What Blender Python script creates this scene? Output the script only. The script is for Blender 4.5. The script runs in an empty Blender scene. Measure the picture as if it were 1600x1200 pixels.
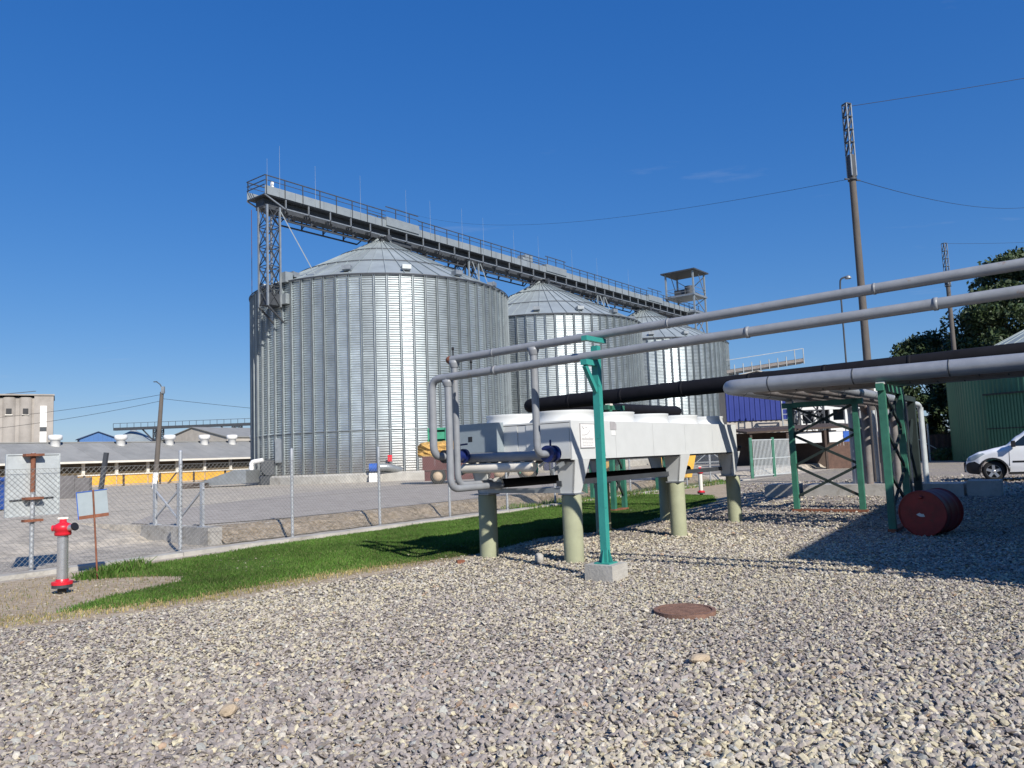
import bpy, bmesh, math, random
import numpy as np
from mathutils import Vector, Matrix
random.seed(11); rng = np.random.default_rng(11)
R = math.radians
S = bpy.context.scene; COL = S.collection

# ------------------------------------------------------------------ camera
PITCH, ROLL, CAMH = R(5.4), R(2.2), 1.6
fw = Vector((0, math.cos(PITCH), math.sin(PITCH))); r0 = Vector((1, 0, 0)); u0 = r0.cross(fw)
cr, sr = math.cos(ROLL), math.sin(ROLL)
rt = r0 * cr - u0 * sr; up = r0 * sr + u0 * cr
cam = bpy.data.cameras.new('camera'); cam.sensor_width = 36; cam.lens = 27.0
cam.clip_start = 0.1; cam.clip_end = 6000
co = bpy.data.objects.new('camera', cam); COL.objects.link(co)
m = Matrix((rt, up, -fw)).transposed().to_4x4(); m.translation = (0, 0, CAMH)
co.matrix_world = m; S.camera = co

# ------------------------------------------------------------------ sky and sun
SUN_EL = R(35.0); sh = Vector((0.48, -0.877, 0)).normalized()
sundir = Vector((sh.x * math.cos(SUN_EL), sh.y * math.cos(SUN_EL), math.sin(SUN_EL)))
W = bpy.data.worlds.new('World'); S.world = W; W.use_nodes = True
nt = W.node_tree; nt.nodes.clear()
out = nt.nodes.new('ShaderNodeOutputWorld'); bg = nt.nodes.new('ShaderNodeBackground')
sky = nt.nodes.new('ShaderNodeTexSky'); sky.sky_type = 'NISHITA'; sky.sun_disc = False
sky.sun_elevation = SUN_EL; sky.sun_rotation = math.atan2(sh.x, sh.y)
sky.altitude = 0; sky.air_density = 1.0; sky.dust_density = 0.15; sky.ozone_density = 3.5
# thin scattered cirrus over the whole sky
tc = nt.nodes.new('ShaderNodeTexCoord'); sep = nt.nodes.new('ShaderNodeSeparateXYZ')
nt.links.new(tc.outputs['Generated'], sep.inputs[0])
zc = nt.nodes.new('ShaderNodeMath'); zc.operation = 'MAXIMUM'; zc.inputs[1].default_value = 0.05
nt.links.new(sep.outputs['Z'], zc.inputs[0])
dv = nt.nodes.new('ShaderNodeVectorMath'); dv.operation = 'DIVIDE'
cz = nt.nodes.new('ShaderNodeCombineXYZ'); cz.inputs[2].default_value = 1
for i in (0, 1): nt.links.new(zc.outputs[0], cz.inputs[i])
nt.links.new(tc.outputs['Generated'], dv.inputs[0]); nt.links.new(cz.outputs[0], dv.inputs[1])
mp = nt.nodes.new('ShaderNodeMapping'); mp.inputs['Scale'].default_value = (1.1, 2.6, 1); mp.inputs['Location'].default_value = (3.1, 7.4, 0)
nt.links.new(dv.outputs[0], mp.inputs[0])
nz = nt.nodes.new('ShaderNodeTexNoise'); nz.inputs['Scale'].default_value = 0.9; nz.inputs['Detail'].default_value = 7; nz.inputs['Roughness'].default_value = 0.62
nt.links.new(mp.outputs[0], nz.inputs['Vector'])
rp = nt.nodes.new('ShaderNodeValToRGB'); rp.color_ramp.elements[0].position = 0.645; rp.color_ramp.elements[1].position = 0.95
rp.color_ramp.elements[1].color = (0.30, 0.30, 0.30, 1)
nt.links.new(nz.outputs['Fac'], rp.inputs[0])
mx = nt.nodes.new('ShaderNodeMix'); mx.data_type = 'RGBA'
hs = nt.nodes.new('ShaderNodeHueSaturation'); hs.inputs['Saturation'].default_value = 1.3; hs.inputs['Hue'].default_value = 0.515
nt.links.new(sky.outputs[0], hs.inputs['Color'])
sc3 = nt.nodes.new('ShaderNodeSeparateColor'); cc3 = nt.nodes.new('ShaderNodeCombineColor'); nt.links.new(hs.outputs[0], sc3.inputs[0])
for i, (gm, am) in enumerate(((.80, .486), (.62, .57), (.47, .76))):
    m0 = nt.nodes.new('ShaderNodeMath'); m0.operation = 'MULTIPLY'; m0.inputs[1].default_value = .113
    m1 = nt.nodes.new('ShaderNodeMath'); m1.operation = 'POWER'; m1.inputs[1].default_value = gm
    m2 = nt.nodes.new('ShaderNodeMath'); m2.operation = 'MULTIPLY'; m2.inputs[1].default_value = am / .113
    nt.links.new(sc3.outputs[i], m0.inputs[0]); nt.links.new(m0.outputs[0], m1.inputs[0]); nt.links.new(m1.outputs[0], m2.inputs[0]); nt.links.new(m2.outputs[0], cc3.inputs[i])
nt.links.new(rp.outputs[0], mx.inputs[0]); nt.links.new(cc3.outputs[0], mx.inputs[6]); mx.inputs[7].default_value = (5.2, 5.6, 6.4, 1)
nt.links.new(mx.outputs[2], bg.inputs[0]); bg.inputs[1].default_value = 0.095
nt.links.new(bg.outputs[0], out.inputs[0])
sl = bpy.data.lights.new('sun', 'SUN'); sl.energy = 5.0; sl.angle = R(0.53); sl.color = (1.0, 0.955, 0.88)
so = bpy.data.objects.new('sun', sl); COL.objects.link(so)
so.rotation_euler = (-sundir).to_track_quat('-Z', 'Y').to_euler(); so.location = sundir * 60
S.view_settings.view_transform = 'Standard'; S.view_settings.look = 'None'
S.view_settings.exposure = 0.25; S.view_settings.gamma = 1.0

# ------------------------------------------------------------------ frames
TH = R(36.5); bx_, by_ = math.sin(TH), math.cos(TH)
GM = Matrix(((bx_, -by_, 0, .83), (by_, bx_, 0, 11.67), (0, 0, 1, 0), (0, 0, 0, 1)))   # site grid: x along fence, y towards fence
def G(x, y, z=0): return GM @ Vector((x, y, z))
SD = R(38.0); dx_, dy_ = math.sin(SD), math.cos(SD)
BM = Matrix(((dx_, -dy_, 0, -10.04), (dy_, dx_, 0, 60.0), (0, 0, 1, 0), (0, 0, 0, 1)))  # silo line
ID = Matrix.Identity(4)

# ------------------------------------------------------------------ mesh builder
class MB:
    def __init__(s, M=ID): s.v = []; s.f = []; s.s = []; s.M = M
    def add(s, vs, fs, smooth=False):
        o = len(s.v); s.v += [s.M @ Vector(v) for v in vs]
        for f in fs: s.f.append(tuple(i + o for i in f)); s.s.append(smooth)
        return s
    def box(s, c, d, rz=0, R3=None):
        hx, hy, hz = d[0] / 2, d[1] / 2, d[2] / 2
        vs = [Vector((x, y, z)) for z in (-hz, hz) for y in (-hy, hy) for x in (-hx, hx)]
        rot = R3 if R3 is not None else Matrix.Rotation(rz, 3, 'Z')
        vs = [rot @ v + Vector(c) for v in vs]
        return s.add(vs, [(0, 2, 3, 1), (4, 5, 7, 6), (0, 1, 5, 4), (2, 6, 7, 3), (0, 4, 6, 2), (1, 3, 7, 5)])
    def bb(s, a, b):
        return s.box([(a[i] + b[i]) / 2 for i in range(3)], [abs(b[i] - a[i]) for i in range(3)])
    def bar(s, p, q, w, h=None, upv=(0, 0, 1)):
        p, q = Vector(p), Vector(q); d = (q - p); L = d.length
        if L < 1e-6: return s
        d.normalize(); u = Vector(upv)
        if abs(d.dot(u)) > .98: u = Vector((1, 0, 0))
        sd = d.cross(u).normalized(); u = sd.cross(d)
        return s.box((p + q) / 2, (w, L, h or w), R3=Matrix((sd, d, u)).transposed())
    def tube(s, p, q, r, n=8, r2=None, cap=True):
        p, q = Vector(p), Vector(q); d = (q - p).normalized(); u = Vector((0, 0, 1))
        if abs(d.z) > .98: u = Vector((1, 0, 0))
        a = d.cross(u).normalized(); b = d.cross(a); r2 = r if r2 is None else r2
        vs = []
        for c, rr in ((p, r), (q, r2)):
            for i in range(n):
                t = 2 * math.pi * i / n; vs.append(c + a * (math.cos(t) * rr) + b * (math.sin(t) * rr))
        s.add(vs, [(i, i + n, (i + 1) % n + n, (i + 1) % n) for i in range(n)], True)
        if cap: s.add(vs, [tuple(range(n)), tuple(range(2 * n - 1, n - 1, -1))])
        return s
    def pipe(s, pts, r, n=14, bend=.25, k=6, cap=True):
        pts = [Vector(p) for p in pts]; P = [pts[0]]
        for i in range(1, len(pts) - 1):
            a, c, b = pts[i - 1], pts[i], pts[i + 1]
            d1 = (a - c).normalized(); d2 = (b - c).normalized()
            L = min(bend, (a - c).length * .49, (b - c).length * .49)
            for j in range(k + 1):
                t = j / k; P.append((c + d1 * L) * (1 - t) ** 2 + c * 2 * t * (1 - t) + (c + d2 * L) * t * t)
        P.append(pts[-1]); N = len(P); nrm = None; vs = []
        for i in range(N):
            d = (P[min(i + 1, N - 1)] - P[max(i - 1, 0)]).normalized()
            if nrm is None:
                u = Vector((0, 0, 1)) if abs(d.z) < .9 else Vector((1, 0, 0)); nrm = d.cross(u).normalized()
            else: nrm = (nrm - d * nrm.dot(d)).normalized()
            b = d.cross(nrm)
            for j in range(n):
                t = 2 * math.pi * j / n; vs.append(P[i] + nrm * (math.cos(t) * r) + b * (math.sin(t) * r))
        fs = [(i * n + j, (i + 1) * n + j, (i + 1) * n + (j + 1) % n, i * n + (j + 1) % n) for i in range(N - 1) for j in range(n)]
        s.add(vs, [f[::-1] for f in fs], True)
        if cap: s.add(vs, [tuple(range(n - 1, -1, -1)), tuple(range((N - 1) * n, N * n))])
        return s
    def lathe(s, prof, c=(0, 0, 0), n=24, axis=None, smooth=True, t0=0, t1=2 * math.pi):
        c = Vector(c); Rm = Matrix.Identity(3)
        if axis is not None: Rm = Vector((0, 0, 1)).rotation_difference(Vector(axis)).to_matrix()
        full = abs(t1 - t0 - 2 * math.pi) < 1e-6; m_ = n if full else n + 1
        vs = [Rm @ Vector((r * math.cos(t0 + (t1 - t0) * i / n), r * math.sin(t0 + (t1 - t0) * i / n), z)) + c for (r, z) in prof for i in range(m_)]
        fs = []
        for k in range(len(prof) - 1):
            for i in range(n):
                j = (i + 1) % m_; fs.append((k * m_ + i, k * m_ + j, (k + 1) * m_ + j, (k + 1) * m_ + i))
        return s.add(vs, fs, smooth)
    def prism(s, pts, z0, z1):
        n = len(pts); vs = [(x, y, z0) for x, y in pts] + [(x, y, z1) for x, y in pts]
        return s.add(vs, [tuple(range(n - 1, -1, -1)), tuple(range(n, 2 * n))] + [(i, (i + 1) % n, (i + 1) % n + n, i + n) for i in range(n)])
    def ext(s, pts, off):
        n = len(pts); o = Vector(off); pts = [Vector(p) for p in pts]
        return s.add(pts + [p + o for p in pts], [tuple(range(n - 1, -1, -1)), tuple(range(n, 2 * n))] + [(i, (i + 1) % n, (i + 1) % n + n, i + n) for i in range(n)])
    def mesh(s, name, mat, off=Vector((0, 0, 0))):
        me = bpy.data.meshes.new(name); me.from_pydata([tuple(v - off) for v in s.v], [], s.f)
        me.polygons.foreach_set('use_smooth', s.s); me.update()
        if mat: me.materials.append(mat)
        return me

def link(name, me, parent=None, loc=None, rz=0):
    o = bpy.data.objects.new(name, me); COL.objects.link(o); o.parent = parent
    if loc is not None: o.location = loc
    if rz: o.rotation_euler = (0, 0, rz)
    return o
def thing(name, label, cat, loc, group=None, rz=0):
    o = bpy.data.objects.new(name, None); COL.objects.link(o); o.location = loc; o.rotation_euler = (0, 0, rz)
    o.empty_display_size = .2; o['label'] = label; o['category'] = cat
    if group: o['group'] = group
    return o
def rootloc(p):
    while p.parent: p = p.parent
    return Vector(p.location)
def part(name, mb, mat, parent, label=None):
    o = link(name, mb.mesh(name, mat, rootloc(parent)), parent)
    if label: o['label'] = label
    return o
def solo(name, mb, mat, label, cat, loc=(0, 0, 0), group=None):
    o = link(name, mb.mesh(name, mat, Vector(loc)), None, loc); o['label'] = label; o['category'] = cat
    if group: o['group'] = group
    return o
def struct(name, mb, mat, kind='structure'):
    o = link(name, mb.mesh(name, mat)); o['kind'] = kind; return o
def copy_tree(o, parent=None):
    c = o.copy(); COL.objects.link(c); c.parent = parent
    for ch in o.children: copy_tree(ch, c)
    return c

# ------------------------------------------------------------------ materials
def mat(name, col, rough=.6, metal=0., var=.18, scale=3., bump=0., bscale=40., stain=None, rnd=0., spec=.5, col2=None, sx=(1, 1, 1)):
    M = bpy.data.materials.new(name); M.use_nodes = True; n = M.node_tree; N = n.nodes; L = n.links
    B = N['Principled BSDF']; B.inputs['Roughness'].default_value = rough; B.inputs['Metallic'].default_value = metal
    B.inputs['Specular IOR Level'].default_value = spec
    g = N.new('ShaderNodeNewGeometry'); mpn = N.new('ShaderNodeMapping'); mpn.inputs['Scale'].default_value = sx
    L.new(g.outputs['Position'], mpn.inputs[0])
    t = N.new('ShaderNodeTexNoise'); t.inputs['Scale'].default_value = scale; t.inputs['Detail'].default_value = 6; t.inputs['Roughness'].default_value = .65
    L.new(mpn.outputs[0], t.inputs['Vector'])
    c = N.new('ShaderNodeMix'); c.data_type = 'RGBA'
    a = [max(0, x * (1 - var)) for x in col]; b = [min(1, x * (1 + var)) for x in (col2 or col)]
    c.inputs[6].default_value = (*a, 1); c.inputs[7].default_value = (*b, 1)
    rr = N.new('ShaderNodeMapRange'); rr.inputs[1].default_value = .3; rr.inputs[2].default_value = .7
    L.new(t.outputs['Fac'], rr.inputs[0]); L.new(rr.outputs[0], c.inputs[0]); last = c.outputs[2]
    if rnd:
        oi = N.new('ShaderNodeObjectInfo'); mr = N.new('ShaderNodeMapRange'); mr.inputs[3].default_value = 1 - rnd; mr.inputs[4].default_value = 1 + rnd
        L.new(oi.outputs['Random'], mr.inputs[0]); h = N.new('ShaderNodeHueSaturation'); L.new(mr.outputs[0], h.inputs['Value']); L.new(last, h.inputs['Color']); last = h.outputs[0]
    if stain:                      # (colour, noise scale, threshold, softness)
        sc, ss, th, sf = stain[:4]
        t2 = N.new('ShaderNodeTexNoise'); t2.inputs['Scale'].default_value = ss; t2.inputs['Detail'].default_value = 8; t2.inputs['Roughness'].default_value = .7
        L.new(mpn.outputs[0], t2.inputs['Vector'])
        m2 = N.new('ShaderNodeMapRange'); m2.inputs[1].default_value = th; m2.inputs[2].default_value = th + sf; L.new(t2.outputs['Fac'], m2.inputs[0])
        k = N.new('ShaderNodeMix'); k.data_type = 'RGBA'; k.inputs[7].default_value = (*sc, 1)
        L.new(m2.outputs[0], k.inputs[0]); L.new(last, k.inputs[6]); last = k.outputs[2]
        if metal:
            mm = N.new('ShaderNodeMapRange'); mm.inputs[3].default_value = metal; mm.inputs[4].default_value = 0; L.new(m2.outputs[0], mm.inputs[0]); L.new(mm.outputs[0], B.inputs['Metallic'])
    L.new(last, B.inputs['Base Color'])
    vr = N.new('ShaderNodeMapRange'); vr.inputs[3].default_value = max(.05, rough - .08); vr.inputs[4].default_value = min(1, rough + .1)
    L.new(t.outputs['Fac'], vr.inputs[0]); L.new(vr.outputs[0], B.inputs['Roughness'])
    if bump:
        t3 = N.new('ShaderNodeTexNoise'); t3.inputs['Scale'].default_value = bscale; t3.inputs['Detail'].default_value = 5
        L.new(mpn.outputs[0], t3.inputs['Vector'])
        bp = N.new('ShaderNodeBump'); bp.inputs['Strength'].default_value = bump; bp.inputs['Distance'].default_value = .02
        L.new(t3.outputs['Fac'], bp.inputs['Height']); L.new(bp.outputs[0], B.inputs['Normal'])
    return M
RUST = (.16, .055, .022)
mGALV = mat('galvanised_sheet', (.50, .55, .565), .41, .84, .12, 1.2, rnd=.16)
mGALVR = mat('galvanised_roof', (.33, .37, .38), .55, .35, .12, .8, rnd=.07, stain=((.22, .17, .12), .9, .66, .25))
mSTIFF = mat('galvanised_stiffener', (.30, .33, .34), .42, .6, .10, 2)
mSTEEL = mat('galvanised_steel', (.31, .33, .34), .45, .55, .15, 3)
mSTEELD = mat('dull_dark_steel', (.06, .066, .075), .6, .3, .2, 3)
mPANEL = mat('grey_conveyor_panel', (.29, .32, .33), .5, .35, .08, 1.5, rnd=.06)
mCONC = mat('concrete', (.40, .38, .34), .9, 0, .2, 2.5, .4, 30, stain=((.20, .17, .13), 1.6, .55, .2))
mCONCW = mat('old_concrete', (.36, .34, .31), .92, 0, .28, 1.2, .5, 20, stain=((.15, .13, .10), 2.2, .52, .18))
mSLAB = mat('dark_slab', (.15, .14, .14), .95, 0, .25, 3, .4, 20)
mCONCY = mat('pale_green_column_paint', (.31, .32, .205), .75, 0, .10, 4, .15, 60, stain=((.36, .36, .25), 3, .62, .15))
mPIPE = mat('grey_pipe_paint', (.245, .255, .27), .42, 0, .12, 6, .05, 60, stain=((.20, .12, .07), 4.5, .63, .1))
mPIPEI = mat('grey_insulation_jacket', (.29, .305, .33), .38, .25, .12, 3, .1, 25)
mPIPER = mat('weathered_pipe', (.20, .18, .17), .7, 0, .3, 4, .1, 60, stain=(RUST, 3, .55, .2))
mBLK = mat('black_rubber_insulation', (.007, .007, .010), .8, 0, .3, 5, .15, 60, spec=.2)
mTEAL = mat('teal_paint', (.035, .27, .23), .45, 0, .10, 5, stain=((.02, .10, .085), 9, .62, .08))
mGREEN = mat('old_green_paint', (.035, .155, .10), .55, 0, .25, 4, .1, 60, stain=(RUST, 3.2, .62, .12))
mGREEND = mat('dark_braces', (.018, .03, .026), .7, 0, .3, 4, stain=(RUST, 5, .62, .1))
mWHITE = mat('white_unit_paint', (.58, .59, .575), .42, 0, .04, 4, stain=((.55, .52, .46), 2.2, .68, .2))
mWHITEP = mat('white_plaque', (.82, .81, .78), .5, 0, .02, 4)
mGREYM = mat('grey_print', (.38, .36, .36), .6, 0, .1, 8)
mBLUEV = mat('blue_valve_paint', (.010, .020, .11), .4, 0, .2, 9)
mRED = mat('red_hydrant_paint', (.62, .015, .03), .38, 0, .12, 12)
mREDT = mat('faded_red_barrel', (.21, .014, .012), .5, 0, .3, 4, .1, 40, stain=((.10, .03, .02), 5, .58, .15))
mSTAIN = mat('stainless', (.62, .62, .62), .27, .75, .05, 20)
mRUST = mat('rusty_steel', (.20, .075, .04), .8, 0, .35, 10, .3, 80)
mFPOST = mat('galvanised_post', (.46, .48, .50), .5, .4, .15, 6, stain=((.25, .19, .12), 6, .7, .1))
mWIRE = mat('fence_wire', (.20, .20, .19), .6, .0, .1, 6)
mSIGN = mat('sign_back_aluminium', (.52, .55, .55), .5, .25, .12, 4, stain=((.33, .31, .27), 3.5, .63, .15))
mSIGNB = mat('sign_back_grey', (.31, .36, .38), .5, .2, .08, 5)
mBLUE = mat('blue_paint', (.02, .10, .42), .45, 0, .15, 3)
mBLUEC = mat('blue_cladding', (.006, .022, .19), .45, 0, .06, 1, rnd=.05)
mBROWN = mat('dark_brown_wood', (.06, .04, .03), .8, 0, .3, 3)
mWOOD = mat('weathered_fence_wood', (.13, .075, .055), .85, 0, .3, 4, rnd=.2)
mPOLE = mat('weathered_concrete_pole', (.115, .10, .088), .9, 0, .22, 2.5, .3, 25, sx=(1, 1, .4))
mROOFB = mat('fibre_cement_roof', (.25, .25, .24), .9, 0, .15, .7, stain=((.21, .20, .18), .35, .55, .2), rnd=.06)
mVENT = mat('white_roof_vent', (.80, .79, .76), .5, 0, .05, 3)
mYEL = mat('ochre_wall_panel', (.72, .40, .055), .6, 0, .12, 1.5, stain=((.45, .27, .09), 1.2, .62, .2), rnd=.05)
mWINB = mat('dusty_window_strip', (.10, .075, .045), .35, 0, .5, 1.3)
mCREAM = mat('cream_paint', (.70, .66, .58), .7, 0, .08, 2)
mELEV = mat('elevator_concrete', (.34, .31, .28), .92, 0, .18, .25, stain=((.22, .195, .17), .12, .52, .2))
mDARK = mat('dark_opening', (.02, .02, .022), .5, 0, .2, 2)
mGREENC = mat('green_tank_cladding', (.045, .15, .085), .5, 0, .08, .6, rnd=.08)
mHALLR = mat('grey_green_tank_roof', (.30, .34, .33), .55, .2, .1, .6, rnd=.05)
mWALLW = mat('white_wall', (.68, .68, .66), .75, 0, .08, .8, stain=((.45, .43, .40), .8, .64, .2))
mBEIGE = mat('beige_render', (.42, .38, .33), .9, 0, .12, .7, stain=((.30, .27, .23), .9, .6, .2))
mCAR = mat('white_car_paint', (.80, .81, .82), .22, 0, .02, 2); mCAR.node_tree.nodes['Principled BSDF'].inputs['Coat Weight'].default_value = .6
mPLAST = mat('black_plastic', (.014, .014, .016), .55, 0, .2, 8)
mTYRE = mat('tyre_rubber', (.02, .02, .02), .8, 0, .25, 9)
mALLOY = mat('alloy_wheel', (.55, .55, .56), .35, .7, .05, 8)
mGLASS = mat('dark_tinted_glass', (.012, .018, .022), .06, 0, .1, 2, spec=.8)
mBARK = mat('bark', (.07, .05, .035), .9, 0, .3, 4, .5, 30)
mLEAF = mat('tree_leaves', (.035, .065, .018), .55, 0, .45, .6, col2=(.06, .10, .02))
mLEAF2 = mat('dark_leaves', (.022, .042, .014), .6, 0, .45, .6, col2=(.04, .065, .018))
mHAY = mat('straw', (.48, .29, .09), .95, 0, .45, 12, .6, 40)
mRIM = mat('tan_wheel_rim', (.50, .38, .26), .6, 0, .2, 7)
mTARPG = mat('green_crate_paint', (.04, .27, .16), .6, 0, .15, 4)
mMAROON = mat('maroon_trailer_paint', (.10, .025, .025), .6, 0, .35, 3)
mDBLUE = mat('dark_machine_paint', (.035, .04, .085), .5, 0, .3, 3)
mCASTI = mat('rusty_cast_iron', (.22, .125, .09), .75, .2, .35, 14, .3, 60)

def ground_mat(name, cols, scales, rough=.95, bump=.5, bscale=30, bdist=.02):
    M = bpy.data.materials.new(name); M.use_nodes = True; n = M.node_tree; N = n.nodes; L = n.links; B = N['Principled BSDF']
    B.inputs['Roughness'].default_value = rough; B.inputs['Specular IOR Level'].default_value = .25
    g = N.new('ShaderNodeNewGeometry'); last = None
    for i, (c, s) in enumerate(zip(cols[1:], scales)):
        t = N.new('ShaderNodeTexNoise'); t.inputs['Scale'].default_value = s; t.inputs['Detail'].default_value = 8; t.inputs['Roughness'].default_value = .68
        L.new(g.outputs['Position'], t.inputs['Vector'])
        r = N.new('ShaderNodeMapRange'); r.inputs[1].default_value = .42; r.inputs[2].default_value = .62; L.new(t.outputs['Fac'], r.inputs[0])
        k = N.new('ShaderNodeMix'); k.data_type = 'RGBA'; k.inputs[7].default_value = (*c, 1)
        if last is None: k.inputs[6].default_value = (*cols[0], 1)
        else: L.new(last, k.inputs[6])
        L.new(r.outputs[0], k.inputs[0]); last = k.outputs[2]
    L.new(last, B.inputs['Base Color'])
    t = N.new('ShaderNodeTexNoise'); t.inputs['Scale'].default_value = bscale; t.inputs['Detail'].default_value = 8; L.new(g.outputs['Position'], t.inputs['Vector'])
    bp = N.new('ShaderNodeBump'); bp.inputs['Strength'].default_value = bump; bp.inputs['Distance'].default_value = bdist
    L.new(t.outputs['Fac'], bp.inputs['Height']); L.new(bp.outputs[0], B.inputs['Normal'])
    return M
mYARD = ground_mat('yard_concrete_dust', [(.48, .425, .355), (.39, .345, .285), (.56, .49, .385), (.28, .25, .21)], [.35, .12, 3.0], bump=.5, bscale=9, bdist=.04)
mASPH = ground_mat('worn_asphalt', [(.35, .315, .28), (.40, .36, .315), (.28, .25, .22)], [.18, 2.5], bump=.3, bscale=25)
mBANK = ground_mat('dirt_bank', [(.27, .21, .14), (.15, .12, .08), (.40, .33, .25)], [2.2, 9], bump=1, bscale=14, bdist=.06)
mSOIL = ground_mat('bare_soil', [(.36, .28, .19), (.28, .21, .14), (.44, .37, .28)], [1.3, 9], bump=.8, bscale=22, bdist=.03)
mFIELD = ground_mat('far_ground', [(.30, .28, .22), (.16, .17, .07), (.34, .31, .25)], [.02, .3], bump=.2)
mLAWN = ground_mat('lawn_soil', [(.045, .09, .018), (.06, .12, .022), (.09, .10, .035)], [1.5, 6], bump=.6)
# gravel bed: small stones by voronoi cells
mGBED = bpy.data.materials.new('gravel_bed'); mGBED.use_nodes = True
n = mGBED.node_tree; N = n.nodes; L = n.links; B = N['Principled BSDF']; B.inputs['Roughness'].default_value = .95; B.inputs['Specular IOR Level'].default_value = .2
g = N.new('ShaderNodeNewGeometry'); v = N.new('ShaderNodeTexVoronoi'); v.inputs['Scale'].default_value = 27; L.new(g.outputs['Position'], v.inputs['Vector'])
hs_ = N.new('ShaderNodeSeparateColor'); L.new(v.outputs['Color'], hs_.inputs[0])
cr_ = N.new('ShaderNodeValToRGB'); e = cr_.color_ramp.elements; e[0].color = (.22, .20, .185, 1); e[1].color = (.50, .455, .385, 1)
e2 = e.new(.45); e2.color = (.36, .325, .285, 1); L.new(hs_.outputs[0], cr_.inputs[0])
tn = N.new('ShaderNodeTexNoise'); tn.inputs['Scale'].default_value = .45; tn.inputs['Detail'].default_value = 4; L.new(g.outputs['Position'], tn.inputs['Vector'])
mk = N.new('ShaderNodeMix'); mk.data_type = 'RGBA'; mk.blend_type = 'MULTIPLY'; mk.inputs[0].default_value = 1
tr_ = N.new('ShaderNodeValToRGB'); tr_.color_ramp.elements[0].position = .35; tr_.color_ramp.elements[1].position = .65
tr_.color_ramp.elements[0].color = (1.05, 1.02, .9, 1); tr_.color_ramp.elements[1].color = (.95, .9, .93, 1)
L.new(tn.outputs['Fac'], tr_.inputs[0]); L.new(cr_.outputs[0], mk.inputs[6]); L.new(tr_.outputs[0], mk.inputs[7]); L.new(mk.outputs[2], B.inputs['Base Color'])
bp = N.new('ShaderNodeBump'); bp.inputs['Strength'].default_value = 1; bp.inputs['Distance'].default_value = .05; bp.invert = True
L.new(v.outputs['Distance'], bp.inputs['Height']); L.new(bp.outputs[0], B.inputs['Normal'])
# loose stones: colour per stone from a stored attribute
def attr_mat(name, att, rough):
    M = bpy.data.materials.new(name); M.use_nodes = True; N = M.node_tree.nodes; L = M.node_tree.links; B = N['Principled BSDF']
    B.inputs['Roughness'].default_value = rough; B.inputs['Specular IOR Level'].default_value = .25
    a = N.new('ShaderNodeAttribute'); a.attribute_name = att
    g = N.new('ShaderNodeNewGeometry'); t = N.new('ShaderNodeTexNoise'); t.inputs['Scale'].default_value = 90; t.inputs['Detail'].default_value = 3; L.new(g.outputs['Position'], t.inputs['Vector'])
    r = N.new('ShaderNodeMapRange'); r.inputs[1].default_value = .25; r.inputs[2].default_value = .75; r.inputs[3].default_value = .78; r.inputs[4].default_value = 1.18; L.new(t.outputs['Fac'], r.inputs[0])
    h = N.new('ShaderNodeHueSaturation'); L.new(a.outputs['Color'], h.inputs['Color']); L.new(r.outputs[0], h.inputs['Value']); L.new(h.outputs[0], B.inputs['Base Color'])
    return M
mSTONE = attr_mat('crushed_stone', 'tint', .9); mGRASS = attr_mat('grass_blades', 'tint', .85)

# ================================================================== GROUND
mb = MB(); mb.add([(-2500, -500, -.06), (2500, -500, -.06), (2500, 4000, -.06), (-2500, 4000, -.06)], [(0, 1, 2, 3)]); struct('ground', mb, mFIELD)
def poly(name, pts, z, m, M=GM):
    mb = MB(M); mb.add([(x, y, z) for x, y in pts], [tuple(range(len(pts)))]); return struct(name, mb, m)
poly('gravel_bed', [(-30, -40), (70, -40), (70, 6.9), (-30, 6.9)], 0., mGBED)
# bare soil by the hydrant and along the lawn edge
poly('soil_strip', [(-30, 7.0), (-30, 3.4), (-6.7, 2.95), (-5.95, 2.6), (-4.5, 2.1), (-2.5, 2.0), (-1.1, 1.7), (.2, 1.8), (2.6, 2.1), (4.2, 1.45), (9, 2.1), (13, 2.5), (18, 4.2), (24, 6.9), (24, 7.0)], .006, mSOIL)
LAWN = [(-5.75, 3.42), (-5.3, 3.08), (-4.5, 2.78), (-3.25, 2.8), (-1.8, 2.6), (-.4, 2.2), (.1, 2.05), (2.6, 2.4), (4.2, 1.75), (6.2, 2.0), (8.9, 2.45), (12.6, 2.9), (15.5, 4.2), (16, 6.8), (12, 7.05), (3, 7.02), (-.6, 6.95), (-2.1, 6.75), (-3.9, 6.2), (-4.2, 5.9), (-3.7, 5.3), (-3.45, 4.7), (-3.8, 4.2), (-4.9, 3.95)]
poly('lawn', LAWN, .012, mLAWN)
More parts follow.
